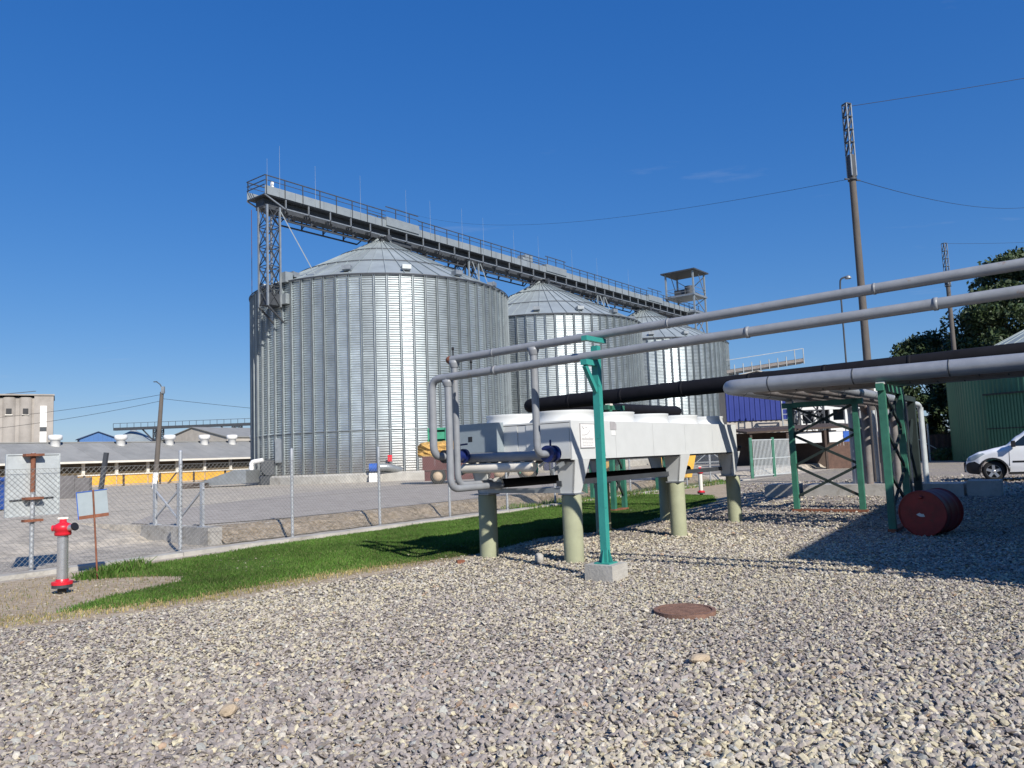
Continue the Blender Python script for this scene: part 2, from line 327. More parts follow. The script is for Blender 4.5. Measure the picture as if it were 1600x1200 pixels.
# raised yard behind the fence
def yard_h(x, y):
    t = min(1, max(0, (y - 8.45) / .55)); f = .32 * t * t * (3 - 2 * t)
    if x < -.5:
        k = min(1, max(0, (y - 9.0) / 6.0)); f = .32 * k * k * (3 - 2 * k); k = min(1, max(0, (x + 16) / 14)); f *= k * k * (3 - 2 * k)
    return f
xs = [-70, -50, -40, -30, -22, -16, -12, -9, -7.5, -6, -4.5, -3, -1.8, -.9, -.52, -.48] + list(np.arange(0, 40, 1.0)) + [45, 55, 70, 90, 120]
ys = [6.9, 7.6, 8.1, 8.3] + list(np.arange(8.45, 9.15, .11)) + [9.5, 10, 10.6, 11.1, 11.3, 12, 13, 15, 18, 22, 27, 33, 40, 50, 65, 90, 120]
for nm, y0, y1, m_ in (('yard', 0, 999, mYARD),):
    mb = MB(GM); nx, ny = len(xs), len(ys); rr = random.Random(3)
    vs = []
    for y in ys:
        for x in xs:
            h = yard_h(x, y); jit = rr.uniform(-.05, .05) if 0.01 < h < .31 else 0
            vs.append((x, y, h + .004 + jit))
    mb.add(vs, [(j * nx + i, j * nx + i + 1, (j + 1) * nx + i + 1, (j + 1) * nx + i) for j in range(ny - 1) for i in range(nx - 1)])
    struct(nm, mb, m_)
# dirt face of the bank and asphalt pad, laid just above the yard sheet
mb = MB(GM); bxs = np.arange(-.45, 26, .22); k = len(bxs); vs = []
for i, x in enumerate(bxs):
    j1 = random.uniform(-.07, .07); j2 = random.uniform(-.06, .1); vs += [(x, 8.28 + j1, .02), (x, 8.52 + j1, .10 + random.uniform(0, .04)), (x, 8.72 + j1 * .5, .25 + random.uniform(-.02, .04)), (x, 8.98 + j2, .345), (x, 9.25 + j2, .332)]
mb.add(vs, [(i * 5 + j, (i + 1) * 5 + j, (i + 1) * 5 + j + 1, i * 5 + j + 1) for i in range(k - 1) for j in range(4)]); struct('dirt_bank', mb, mBANK)
asph = [(2, 9.3), (4, 9.22), (30, 9.3), (60, 9.3), (60, 14), (44, 20), (40, 26), (24, 24), (12, 22), (3, 17), (-.3, 12.5), (-.2, 10)]
poly('asphalt', asph, .34, mASPH)

# ---- loose gravel (nobody could count it)
ICO_V = None
bmt = bmesh.new(); bmesh.ops.create_icosphere(bmt, subdivisions=1, radius=1.0)
ICO_V = np.array([v.co[:] for v in bmt.verts]); bmt.verts.index_update(); ICO_F = np.array([[v.index for v in f.verts] for f in bmt.faces]); bmt.free()
def np_mesh(name, V, F, cols, m, kind='stuff'):
    me = bpy.data.meshes.new(name); nv, nf, k = len(V), len(F), F.shape[1]
    me.vertices.add(nv); me.vertices.foreach_set('co', V.astype(np.float32).ravel())
    me.loops.add(nf * k); me.loops.foreach_set('vertex_index', F.astype(np.int32).ravel())
    me.polygons.add(nf); me.polygons.foreach_set('loop_start', np.arange(0, nf * k, k, dtype=np.int32)); me.polygons.foreach_set('loop_total', np.full(nf, k, dtype=np.int32))
    me.polygons.foreach_set('use_smooth', np.zeros(nf, dtype=bool)); me.update(calc_edges=True)
    at = me.attributes.new('tint', 'FLOAT_COLOR', 'POINT'); c4 = np.c_[cols, np.ones(nv)].astype(np.float32); at.data.foreach_set('color', c4.ravel())
    me.materials.append(m); o = link(name, me); o['kind'] = kind; return o
GMi = GM.inverted()
def to_grid(P):
    d = P - np.array([.83, 11.67]); return d[:, 0] * bx_ + d[:, 1] * by_, -d[:, 0] * by_ + d[:, 1] * bx_
def noise2(P, s, seed=0):
    r = np.random.default_rng(seed); out = np.zeros(len(P))
    for k in range(7):
        th = r.uniform(0, 6.28); f = s * r.uniform(.6, 1.9); out += np.sin((P[:, 0] * math.cos(th) + P[:, 1] * math.sin(th)) * f + r.uniform(0, 6.28))
    return out / 7 ** .5
EDGE = np.array([(-30, 3.4), (-6.7, 2.95), (-5.95, 2.6), (-4.5, 2.1), (-2.5, 2.0), (-1.1, 1.7), (.2, 1.8), (2.6, 2.1), (4.2, 1.45), (9, 2.1), (13, 2.5), (18, 4.2), (24, 6.9), (60, 6.9)])
OCT_V = np.array([(1, 0, 0), (0, 1, 0), (-1, 0, 0), (0, -1, 0), (0, 0, 1), (0, 0, -1)], float); OCT_F = np.array([(0, 1, 4), (1, 2, 4), (2, 3, 4), (3, 0, 4), (1, 0, 5), (2, 1, 5), (3, 2, 5), (0, 3, 5)])
PAL = np.array([(.276, .240, .212), (.218, .189, .171), (.359, .316, .247), (.417, .367, .251), (.325, .284, .234), (.446, .405, .329), (.301, .293, .255), (.349, .246, .164), (.155, .135, .121)]) * np.array([1.10, 1.11, 1.14])
def stones(name, bands, VV, FF, jit):
    pts = []; szs = []; mg = 2.1
    for (ya, yb, dens, s0, s1) in bands:
        wid = .70 * yb + mg; n_ = int((yb - ya) * 2 * wid * dens)
        P = np.c_[rng.uniform(-wid, wid, n_), rng.uniform(ya, yb, n_)]
        P = P[np.abs(P[:, 0]) < .70 * P[:, 1] + mg]
        gx, gy = to_grid(P); lim = np.interp(gx, EDGE[:, 0], EDGE[:, 1]) + noise2(P, 3, 5) * .10
        P = P[gy < lim + np.abs(rng.normal(0, .05, len(P)))]
        pts.append(P); szs.append(s0 + (s1 - s0) * rng.random(len(P)) ** 2.0)
    P = np.vstack(pts); sz = np.concatenate(szs)
    keep = np.hypot(P[:, 0] - 1.61, P[:, 1] - 7.73) > .31
    P, sz = P[keep], sz[keep]; n_ = len(P)
    sc = np.c_[sz * rng.uniform(.85, 1.4, n_), sz * rng.uniform(.75, 1.2, n_), sz * rng.uniform(.45, .8, n_)]
    an = rng.uniform(0, 6.283, n_); tl = rng.normal(0, .35, (n_, 2))
    base = VV[None] * (1 + rng.uniform(-jit, jit, (n_, len(VV)))[:, :, None]) * sc[:, None, :]
    ca, sa = np.cos(an)[:, None], np.sin(an)[:, None]
    X = base[:, :, 0] * ca - base[:, :, 1] * sa; Y = base[:, :, 0] * sa + base[:, :, 1] * ca; Z = base[:, :, 2] + X * tl[:, :1] + Y * tl[:, 1:]
    V = np.stack([X + P[:, None, 0], Y + P[:, None, 1], Z + (sz * rng.uniform(.15, .9, n_))[:, None]], 2).reshape(-1, 3)
    F = (FF[None] + (np.arange(n_) * len(VV))[:, None, None]).reshape(-1, 3)
    pr = np.array([.22, .14, .17, .14, .17, .06, .06, .01, .03]); pw = noise2(P, 1.1, 9) + noise2(P, .35, 8)
    yel = np.clip(.5 + .5 * pw, 0, 1.3)
    idx = rng.choice(9, n_, p=pr); swap = (rng.random(n_) < yel * .6) & ((idx < 2) | (idx == 4)); idx[swap] = rng.choice([2, 3, 3, 4, 5], swap.sum())
    swap = (rng.random(n_) < (1 - yel) * .4) & (idx > 1) & (idx < 6); idx[swap] = rng.choice([0, 0, 1, 4], swap.sum())
    col = PAL[idx] * rng.uniform(.86, 1.14, (n_, 1)) * (1 + .08 * np.clip(noise2(P, .5, 21), -1.5, 1.5))[:, None]
    np_mesh(name, V, F, np.repeat(col, len(VV), 0), mSTONE)
stones('gravel', ((2.8, 6.0, 1800, .009, .025),), ICO_V, ICO_F, .36)
stones('gravel', ((6.0, 9.5, 1500, .010, .024), (9.5, 14, 520, .014, .028), (14, 22, 130, .020, .036), (22, 34, 24, .03, .05)), OCT_V, OCT_F, .28)

# ---- pebbles strewn over the bare soil
n_ = 26000; gx = rng.uniform(-9, 14, n_); gy = rng.uniform(1.5, 7.0, n_); lim = np.interp(gx, EDGE[:, 0], EDGE[:, 1])
wx = .83 + gx * bx_ - gy * by_; wy = 11.67 + gx * by_ + gy * bx_; PP = np.c_[wx, wy]
dens = np.exp(-np.clip(gy - lim, 0, 9) / .28) + .10 + .16 * (np.hypot(gx + 4.6, gy - 4.6) < .9)
k_ = (gy > lim) & (rng.random(n_) < dens); PP = PP[k_]; n_ = len(PP); sz = .005 + .017 * rng.random(n_) ** 2.5
b_ = ICO_V[None] * (1 + rng.uniform(-.35, .3, (n_, len(ICO_V)))[:, :, None]) * np.c_[sz * 1.2, sz, sz * .7][:, None, :]
b_[:, :, 0] += PP[:, :1]; b_[:, :, 1] += PP[:, 1:]; b_[:, :, 2] += .008 + (sz * .3)[:, None]
cl = np.array([(.40, .34, .25), (.33, .29, .24), (.46, .41, .33)])[rng.choice(3, n_)] * rng.uniform(.8, 1.15, (n_, 1))
np_mesh('pebbles', b_.reshape(-1, 3), (ICO_F[None] + (np.arange(n_) * len(ICO_V))[:, None, None]).reshape(-1, 3), np.repeat(cl, len(ICO_V), 0), mSTONE)

# ---- grass blades
def inpoly(x, y, poly):
    c = np.zeros(len(x), bool); p = poly; j = len(p) - 1
    for i in range(len(p)):
        (xi, yi), (xj, yj) = p[i], p[j]; t = ((yi > y) != (yj > y)) & (x < (xj - xi) * (y - yi) / (yj - yi + 1e-12) + xi); c ^= t; j = i
    return c
def grass(name, poly_, n_, h0, h1, w, cols, dens_edge=0.):
    px = [p[0] for p in poly_]; py = [p[1] for p in poly_]
    gx = rng.uniform(min(px) - .1, max(px) + .1, n_); gy = rng.uniform(min(py) - .1, max(py) + .1, n_)
    jx = gx + rng.normal(0, .07, n_); jy = gy + rng.normal(0, .07, n_)
    k = inpoly(jx, jy, poly_); gx, gy = gx[k], gy[k]; m_ = len(gx)
    Wp = np.c_[.83 + gx * bx_ - gy * by_, 11.67 + gx * by_ + gy * bx_]
    hh = rng.uniform(h0, h1, m_) * np.clip(1 + .3 * noise2(Wp, 2.5, 3), .5, 1.6); a = rng.uniform(0, 6.283, m_); ln = rng.uniform(.1, .8, m_) * hh; la = rng.uniform(0, 6.283, m_)
    b0 = np.c_[Wp, np.zeros(m_) + .008]; ex = np.c_[np.cos(a), np.sin(a), np.zeros(m_)] * (w * (.6 + .8 * rng.random(m_)))[:, None]
    tip = b0 + np.c_[np.cos(la) * ln, np.sin(la) * ln, hh]; mid = b0 + np.c_[np.cos(la) * ln * .35, np.sin(la) * ln * .35, hh * .6]
    V = np.stack([b0 - ex, b0 + ex, mid + ex * .7, mid - ex * .7, tip], 1).reshape(-1, 3)
    o = (np.arange(m_) * 5)[:, None]; F = np.vstack([o + [0, 1, 2], o + [0, 2, 3], o + [3, 2, 4]])
    c = np.array(cols)[rng.choice(len(cols), m_)] * rng.uniform(.75, 1.25, (m_, 1)) * np.clip(1 + .22 * noise2(Wp, 1.2, 4) + .1 * noise2(Wp, 5, 14), .55, 1.5)[:, None]
    np_mesh(name, V, F, np.repeat(c, 5, 0), mGRASS)
GC = [(.062, .138, .018), (.050, .115, .014), (.080, .155, .026), (.115, .145, .045)]
grass('grass', LAWN, 360000, .025, .055, .0055, GC)
DRY = [(-7.2, 3.3), (-5.9, 2.85), (-4.5, 2.35), (-2.5, 2.3), (-.4, 1.95), (.3, 2.2), (-.3, 2.5), (-1.8, 2.9), (-3.2, 3.0), (-4.5, 2.95), (-5.5, 3.3), (-6.4, 3.8), (-7.4, 4.4)]
grass('dry_grass', DRY, 22000, .02, .05, .005, [(.30, .24, .11), (.24, .19, .09), (.14, .15, .05)])
TUFT = [(-4.3, 5.8), (-3.6, 5.75), (-3.2, 6.3), (-3.9, 6.5), (-4.35, 6.2)]
grass('sparse_grass', [(-9, 3.6), (-6.2, 3.3), (-5, 3.8), (-3.9, 4.2), (-3.6, 5.2), (-4.3, 6.8), (-9, 6.9)], 5000, .015, .045, .004, [(.30, .24, .11), (.24, .19, .09), (.10, .12, .035)])
grass('weeds', TUFT, 2600, .06, .16, .012, GC)
grass('weeds', [(9, 7.0), (26, 7.0), (26, 8.6), (9, 8.3)], 9000, .05, .16, .012, GC + [(.25, .22, .10)])

# ================================================================== SILOS
NP = 72; RS = 9.8; EAVE = 13.75; NR = 48
def rotz(p, t): return (p[0] * math.cos(t) - p[1] * math.sin(t), p[0] * math.sin(t) + p[1] * math.cos(t), p[2])
step = 2 * math.pi / NP
mb = MB(); waves = 82; per = 6; rows = waves * per + 1; z0 = .55; vs = []
for i in range(rows):
    z = z0 + (EAVE - z0) * i / (rows - 1); r = RS + .036 * math.cos(2 * math.pi * i / per)
    for j in range(3): t = step * (j / 2 - .5); vs.append((r * math.cos(t), r * math.sin(t), z))
mb.add(vs, [(i * 3 + j, i * 3 + j + 1, (i + 1) * 3 + j + 1, (i + 1) * 3 + j) for i in range(rows - 1) for j in (0, 1)], True)
# sheet material: galvanised, with a brownish reflection painted into the colour low down
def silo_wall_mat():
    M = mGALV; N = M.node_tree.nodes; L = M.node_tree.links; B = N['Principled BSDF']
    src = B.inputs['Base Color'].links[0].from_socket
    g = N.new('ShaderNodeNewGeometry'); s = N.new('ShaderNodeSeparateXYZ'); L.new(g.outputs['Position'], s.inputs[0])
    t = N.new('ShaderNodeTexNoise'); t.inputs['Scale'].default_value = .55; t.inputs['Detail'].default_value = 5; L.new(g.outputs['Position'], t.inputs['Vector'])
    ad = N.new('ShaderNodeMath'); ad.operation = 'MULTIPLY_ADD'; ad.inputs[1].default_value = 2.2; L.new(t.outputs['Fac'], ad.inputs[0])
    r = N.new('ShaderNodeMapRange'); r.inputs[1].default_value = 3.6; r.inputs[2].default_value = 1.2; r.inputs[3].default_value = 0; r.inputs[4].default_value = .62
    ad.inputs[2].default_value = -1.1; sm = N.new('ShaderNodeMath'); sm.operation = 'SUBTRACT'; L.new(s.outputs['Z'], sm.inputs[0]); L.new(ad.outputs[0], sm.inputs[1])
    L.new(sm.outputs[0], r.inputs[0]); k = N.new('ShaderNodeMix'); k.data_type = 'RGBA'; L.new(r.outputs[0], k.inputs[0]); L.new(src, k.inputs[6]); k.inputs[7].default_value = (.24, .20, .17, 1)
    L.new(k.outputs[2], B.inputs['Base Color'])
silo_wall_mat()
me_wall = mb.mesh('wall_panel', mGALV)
mb = MB()
for j in (-1, 1):
    mb.box((RS + .095, j * .055, (z0 + EAVE) / 2), (.14, .022, EAVE - z0 - .05))
mb.box((RS + .035, 0, (z0 + EAVE) / 2), (.02, .09, EAVE - z0 - .05))
me_stiff = mb.mesh('stiffener', mSTIFF)
PEAK = 18.95; rs = 2 * math.pi / NR
mb = MB()
def cone(r): return EAVE + .05 + (PEAK - EAVE) * (1 - r / RS)
for (ra, rb_) in ((RS + .16, .75),):
    A = [rotz((ra, 0, cone(ra)), rs * (k / 2 - .5)) for k in range(3)]; Bq = [rotz((rb_, 0, cone(rb_)), rs * (k / 2 - .5)) for k in range(3)]
    mb.add(A + Bq, [(0, 1, 4, 3), (1, 2, 5, 4)], False)
    p = rotz((ra, 0, cone(ra) + .03), rs / 2); q = rotz((rb_, 0, cone(rb_) + .03), rs / 2); mb.bar(p, q, .05, .10)
me_roof = mb.mesh('roof_panel', mGALVR)
mb = MB(); mb.box((0, 0, .18), (.5, .55, .36)); mb.box((.28, 0, .22), (.12, .62, .30)); me_vent = mb.mesh('roof_vent', mSTEEL)
def silo(k, label):
    c = BM @ Vector((21.6 * k, 0, 0.3))
    root = thing('grain_silo', label, 'silo', c, 'corrugated grain silos in a row', SD * 0)
    pl = MB(); pl.lathe([(RS + .42, -.4), (RS + .42, .5), (RS + .3, .62), (RS - .3, .62)], c, 72, smooth=False); part('plinth', pl, mCONC, root)
    ph = random.random() * step
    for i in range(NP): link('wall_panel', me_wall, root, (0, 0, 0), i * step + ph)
    for i in range(NP): link('stiffener', me_stiff, root, (0, 0, 0), (i + .5) * step + ph)
    for i in range(NR): link('roof_panel', me_roof, root, (0, 0, 0), i * rs)
    for rr, w in ((6.6, .05), (3.3, .05)):
        t = MB(); z = cone(rr) + .06; t.lathe([(rr, z), (rr + w, z + .05), (rr - w, z + .07), (rr, z)], c, 72); part('roof_ring', t, mSTEELD, root)
    t = MB(); t.lathe([(RS + .18, EAVE - .02), (RS + .22, EAVE + .06), (RS + .1, EAVE + .1)], c, 96); part('eave_trim', t, mSTEELD, root)
    t = MB(); t.lathe([(RS + .03, 3.35), (RS + .10, 3.40), (RS + .03, 3.46)], c, 96); part('wind_ring', t, mSTIFF, root)
    t = MB(); t.lathe([(.95, cone(.85) - .05), (.85, cone(.75) + .2), (.6, PEAK + .25), (0, PEAK + .35)], c, 24); part('peak_cap', t, mGALVR, root)
    for d in (-150, -122, -95, -70, -45, -15, 15, 50, 90, 130):
        v = link('roof_vent', me_vent, root, rotz((RS - .75, 0, cone(RS - .75) + .02), R(d)), R(d))
    return root
silo(0, 'largest-looking corrugated steel grain silo with hanging lattice tower on its wall')
silo(1, 'middle corrugated grain silo of the row, between its two neighbours')
silo(2, 'grain silo at the far end of the row beside the roofed tower')

# ================================================================== CONVEYOR BRIDGE OVER THE SILOS
bl = BM @ Vector((-11.35, 0, 19))
br = thing('conveyor_bridge', 'long grey elevated conveyor gallery with railings above the silo peaks', 'conveyor', bl)
Z1 = 20.0; HW = 1.05; s0, s1 = -11.35, 57.5
nseg = 28; ds = (s1 - s0) / nseg
mb = MB(BM); mb.bb((s0, -HW + .05, Z1 - .10), (s1, HW - .05, Z1 - .02)); part('walkway', mb, mSTEELD, br)
for i in range(nseg):
    a_, b_ = s0 + i * ds + .012, s0 + (i + 1) * ds - .012
    for sd in (-1, 1):
        mb = MB(BM); mb.bb((a_, sd * HW - .02, Z1 - .04), (b_, sd * HW + .02, Z1 + .55)); part('side_panel', mb, mPANEL, br)
# conveyor housing under the walkway
mb = MB(BM); mb.bb((s0 + .3, -.45, Z1 - .85), (s1, .45, Z1 - .12)); part('conveyor_trough', mb, mSTEELD, br)
for sd in (-1, 1):
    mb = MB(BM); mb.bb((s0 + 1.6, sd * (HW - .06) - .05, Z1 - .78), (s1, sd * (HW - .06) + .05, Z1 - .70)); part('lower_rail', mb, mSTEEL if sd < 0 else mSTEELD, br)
    mb = MB(BM); mb.bar((s0, sd * HW, Z1 - .1), (s0 + 1.6, sd * (HW - .06), Z1 - .73), .08); part('end_brace', mb, mSTEEL, br)
for i in range(36):
    x = s0 + 1.7 + i * 1.92
    for sd in (-1, 1):
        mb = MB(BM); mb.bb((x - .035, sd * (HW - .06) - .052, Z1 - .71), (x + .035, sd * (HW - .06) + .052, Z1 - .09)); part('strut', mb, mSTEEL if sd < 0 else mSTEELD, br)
    mb = MB(BM); mb.bar((x, -HW, Z1 - .74), (x, HW, Z1 - .74), .1); mb.bar((x, -HW + .1, Z1 - .75), (x + 1.9, HW - .1, Z1 - .75), .06); part('cross_member', mb, mSTEELD, br)
# return-belt chord hung below, interrupted at the silo peaks
for (xa, xb_) in ((-9.2, -2.0), (2.6, 9.2), (11.6, 19.6), (24.2, 31), (33.4, 41), (45.8, 53)):
    mb = MB(BM)
    for sd in (-.55, .55):
        mb.bar((xa, sd, Z1 - 1.42), (xb_, sd, Z1 - 1.42), .10)
        for x in np.arange(xa + .1, xb_, 1.92):
            mb.bar((x, sd, Z1 - 1.42), (x, sd, Z1 - .75), .09); mb.bar((x, sd, Z1 - 1.3), (x + .45, sd, Z1 - .8), .06)
        mb.bar((xa, sd, Z1 - 1.42), (xa - .7, sd, Z1 - .8), .08); mb.bar((xb_, sd, Z1 - 1.42), (xb_ + .7, sd, Z1 - .8), .08)
    part('return_belt_chord', mb, mSTEELD, br)
# railing
mb = MB(); mb.box((0, 0, .62), (.055, .055, 1.26)); me_post = mb.mesh('railing_post', mSTEELD)
raised = [(-.4, 3.2), (21.2, 24.8), (42.8, 46.4)]
def rz_(x): return .38 if any(a <= x <= b for a, b in raised) else 0
for i in range(48):
    x = s0 + .1 + i * 1.49
    if x > s1: break
    for sd in (-1, 1):
        link('railing_post', me_post, br, (BM @ Vector((x, sd * (HW + .03), Z1 + rz_(x)))) - bl, math.pi / 2 - SD)
brk = [s0] + [v for ab in raised for v in ab] + [s1]
for k in range(len(brk) - 1):
    xa, xb_ = brk[k], brk[k + 1]; dz = .38 if k % 2 else 0
    for sd in (-1, 1):
        for hz, w in ((1.25, .06), (.92, .035)):
            mb = MB(BM); mb.bar((xa, sd * (HW + .03), Z1 + dz + hz), (xb_, sd * (HW + .03), Z1 + dz + hz), w); part('handrail', mb, mSTEELD, br)
mb = MB(BM)
for hz in (1.25, .9, .6): mb.bar((s0, -HW, Z1 + hz), (s0, HW, Z1 + hz), .05)
part('end_handrail', mb, mSTEELD, br)
for a_, b_ in raised:
    mb = MB(BM); mb.bb((a_, -HW - .12, Z1 + .12), (b_, HW + .12, Z1 + .80)); part('transfer_housing', mb, mPANEL, br)
    mb = MB(BM); mb.bb((a_ - .3, -.8, Z1 - 1.15), (b_ - .6, .8, Z1 - .74)); mb.tube((a_ + .4, -.4, Z1 - .8), (a_ + .2, -.6, PEAK + .2), .16); part('spout', mb, mSTEELD, br)
    mb = MB(BM); mb.tube((a_ + .2, -.75, PEAK + .15), (a_ + .2, -1.25, PEAK + .15), .26, 12); part('spout_motor', mb, mSTEELD, br)
for x, h in ((-11.2, 2.4), (-10.2, 3.6), (-7.2, 3.0), (-3.0, 3.4), (1.8, 3.5), (4.6, 3.3), (8.6, 3.6), (11.5, 3.4), (16, 3.2), (20, 3.4), (26, 3.2), (31, 3.2), (38, 3.1)):
    mb = MB(BM); mb.tube((x, -HW - .06, Z1), (x, -HW - .06, Z1 + h), .013, 6, .006); part('lightning_rod', mb, mPANEL, br)
mb = MB(BM); mb.box((19.2, 0, Z1 + 1.0), (1.2, 1.0, .9)); mb.tube((18.2, -.2, Z1 + .9), (19, -.2, Z1 + .9), .3, 12); part('drive_motor', mb, mPANEL, br)
mb = MB(BM); mb.box((-10.6, -.8, Z1 + .75), (.16, .16, .5)); part('lamp_box', mb, mVENT, br)
def lattice(mb, x0, x1, y0, y1, z0, z1, leg=.12, br_=.06, bays=4, legm=None):
    for x in (x0, x1):
        for y in (y0, y1): (legm or mb).bar((x, y, z0), (x, y, z1), leg)
    dz = (z1 - z0) / bays
    for i in range(bays):
        a, b = z0 + i * dz, z0 + (i + 1) * dz
        for y in (y0, y1):
            mb.bar((x0, y, a), (x1, y, b), br_); mb.bar((x1, y, a), (x0, y, b), br_); mb.bar((x0, y, b), (x1, y, b), br_); mb.bar((x0, y, b - .25), (x1, y, b - .25), br_)
        for x in (x0, x1):
            mb.bar((x, y0, a), (x, y1, b), br_); mb.bar((x, y1, a), (x, y0, b), br_); mb.bar((x, y0, b), (x, y1, b), br_)
def legparts(root, x0, x1, y0, y1, z0, z1, w, m_, M=BM):
    for x in (x0, x1):
        for y in (y0, y1): t = MB(M); t.bar((x, y, z0), (x, y, z1), w); part('leg', t, m_, root)
class Null:
    def bar(s, *a): pass
# hanging tower on the first silo
tw = thing('lattice_tower', 'lattice steel tower bracketed to the silo wall under the open end of the conveyor', 'tower', BM @ Vector((-10.7, -.5, 12.2)))
legparts(tw, -11.15, -10.15, -1.0, .0, 12.3, Z1 - .75, .12, mSTEEL)
mb = MB(BM); lattice(mb, -11.15, -10.15, -1.0, .0, 12.3, Z1 - .75, bays=5, br_=.05, legm=Null()); part('bracing', mb, mSTEELD, tw)
for z in (14.4, 12.9):
    mb = MB(BM); mb.bb((-10.1, -1.5, z - .4), (-9.5, -1.05, z + .3)); part('wall_bracket', mb, mPANEL, tw)
mb = MB(BM); mb.bb((-11.1, -.95, 12.4), (-9.9, -.05, 13.2)); mb.bar((-11.15, -1.0, 12.3), (-9.85, -.9, 11.3), .1); mb.bar((-11.15, .0, 12.3), (-9.9, .1, 11.3), .1); part('base_bracket', mb, mSTEELD, tw)
mb = MB(BM); mb.bar((-10.15, -1.0, Z1 - .9), (-8.6, -2.9, 14.3), .06); part('stay', mb, mPANEL, tw)
mb = MB(BM); mb.tube((-11.3, .6, 19.2), (-9.6, 3.2, 14.0), .02, 6); part('cable', mb, mRUST, tw)
for k, lab in ((0, 'short lattice support on the eave between the first two silos'), (1, 'short lattice support on the eave between the last two silos')):
    xc = 21.6 * k + 10.5; t = thing('conveyor_support', lab, 'support', BM @ Vector((xc, 0, 13.6)), 'conveyor supports between silos')
    legparts(t, xc - .8, xc + .5, -.8, .8, 13.2, Z1 - .75, .13, mPANEL)
    mb = MB(BM); lattice(mb, xc - .8, xc + .5, -.8, .8, 13.2, Z1 - .75, bays=3, legm=Null()); part('bracing', mb, mSTEELD, t)
    for e_ in (-.4, .7):
        mb = MB(BM); mb.bar((xc + e_, -.85, Z1 - .8), (xc + e_ + .9, -2.4, 13.7), .07); part('stay', mb, mPANEL, t)
    mb = MB(BM); mb.bb((xc - 2.2, -.7, 13.2), (xc + .6, .7, 13.35)); part('saddle', mb, mSTEELD, t)
# roofed tower at the far end
tx = 54.0; t = thing('elevator_tower', 'tall lattice elevator tower with flat roof and platforms behind the silos', 'tower', BM @ Vector((tx + 1.8, 0, 0.3)))
legparts(t, tx, tx + 3.6, -2.0, 2.0, .3, 25.6, .2, mPANEL)
mb = MB(BM); lattice(mb, tx, tx + 3.6, -2.0, 2.0, .3, 19.8, br_=.1, bays=6, legm=Null()); part('bracing', mb, mSTEEL, t)
mb = MB(BM)
for y in (-2, 2):
    mb.bar((tx + 3.6, y, 20.2), (tx, y, 22.2), .09); mb.bar((tx + 3.6, y, 22.6), (tx + 1.8, y, 25.4), .08)
for a_, b_ in ((20.2, 22.2), (22.4, 25.2)): mb.bar((tx + 3.6, -2, a_), (tx + 3.6, 2, b_), .09); mb.bar((tx + 3.6, 2, a_), (tx + 3.6, -2, b_), .09)
part('upper_bracing', mb, mSTEEL, t)
for z in (20.0, 22.35): mb = MB(BM); mb.bb((tx - .3, -2.2, z - .12), (tx + 3.9, 2.2, z + .12)); part('platform', mb, mSTEEL, t)
mb = MB(BM); mb.bb((tx - .5, -2.5, 25.6), (tx + 4.1, 2.5, 25.78)); part('roof', mb, mSTEELD, t)
mb = MB(BM); mb.tube((tx + 1.8, -.6, 22.5), (tx + 1.8, -.6, 23.9), .65, 16); mb.bb((tx + .8, -.3, 22.5), (tx + 2.6, 1.2, 23.4)); part('elevator_head', mb, mSTEELD, t)
mb = MB(BM)
for z in (22.9, 23.4):
    for (p, q) in (((tx, -2.1), (tx, 2.1)), ((tx, -2.1), (tx + 3.6, -2.1)), ((tx, 2.1), (tx + 3.6, 2.1))): mb.bar((*p, z), (*q, z), .05)
part('guard_rail', mb, mSTEEL, t)

# ================================================================== FENCE
fx = [-4.38 + 2.58 * i for i in range(-7, 13)]
fr = thing('chain_link_fence', 'chain-link fence on round galvanised posts along the lawn edge', 'fence', G(-4.38, 7.65, 0))
for x in fx:
    if abs(x - 27) < .1: continue
    mb = MB(GM); mb.tube((x, 7.68, -.2), (x, 7.68, 1.94), .034, 10); mb.lathe([(.034, 1.94), (.02, 1.965), (0, 1.97)], (x, 7.68, 0), 10); part('post', mb, mFPOST, fr)
x0, x1 = fx[0], fx[-1]; mb = MB(GM); p_ = .088; hF = 1.62; z0f = .08
def wire(mb, p, q, r):
    p, q = Vector(p), Vector(q); d = (q - p).normalized(); sd = Vector((-d.z, 0, d.x)); nn = Vector((0, 1, 0)); vs = []
    for c in (p, q): vs += [c + sd * r, c - sd * (r * .5) + nn * (r * .86), c - sd * (r * .5) - nn * (r * .86)]
    mb.add(vs, [(0, 3, 4, 1), (1, 4, 5, 2), (2, 5, 3, 0)])
nW = int((x1 - x0) / p_)
for i in range(-int(hF / p_) - 1, nW + int(hF / p_) + 1):
    xa = x0 + i * p_
    for sg in (1, -1):
        pa, pb = Vector((xa, 0, z0f)), Vector((xa + sg * hF, 0, z0f + hF))
        lo, hi = (pa, pb)
        # clip to the run
        def clip(pa, pb):
            t0, t1 = 0., 1.; d = pb.x - pa.x
            ta, tb = (x0 - pa.x) / d, (x1 - pa.x) / d
            if ta > tb: ta, tb = tb, ta
            t0, t1 = max(0, ta), min(1, tb); return (t0, t1)
        t0, t1 = clip(pa, pb)
        if t1 - t0 < .02: continue
        wire(mb, (pa.x + (pb.x - pa.x) * t0, 7.635 + .003 * sg, pa.z + hF * t0), (pa.x + (pb.x - pa.x) * t1, 7.635 + .003 * sg, pa.z + hF * t1), .0026)
part('wire_mesh', mb, mWIRE, fr)
for z in (.1, .9, 1.70):
    mb = MB(GM); mb.tube((x0, 7.64, z), (x1, 7.64, z), .003, 5); part('tension_wire', mb, mWIRE, fr)
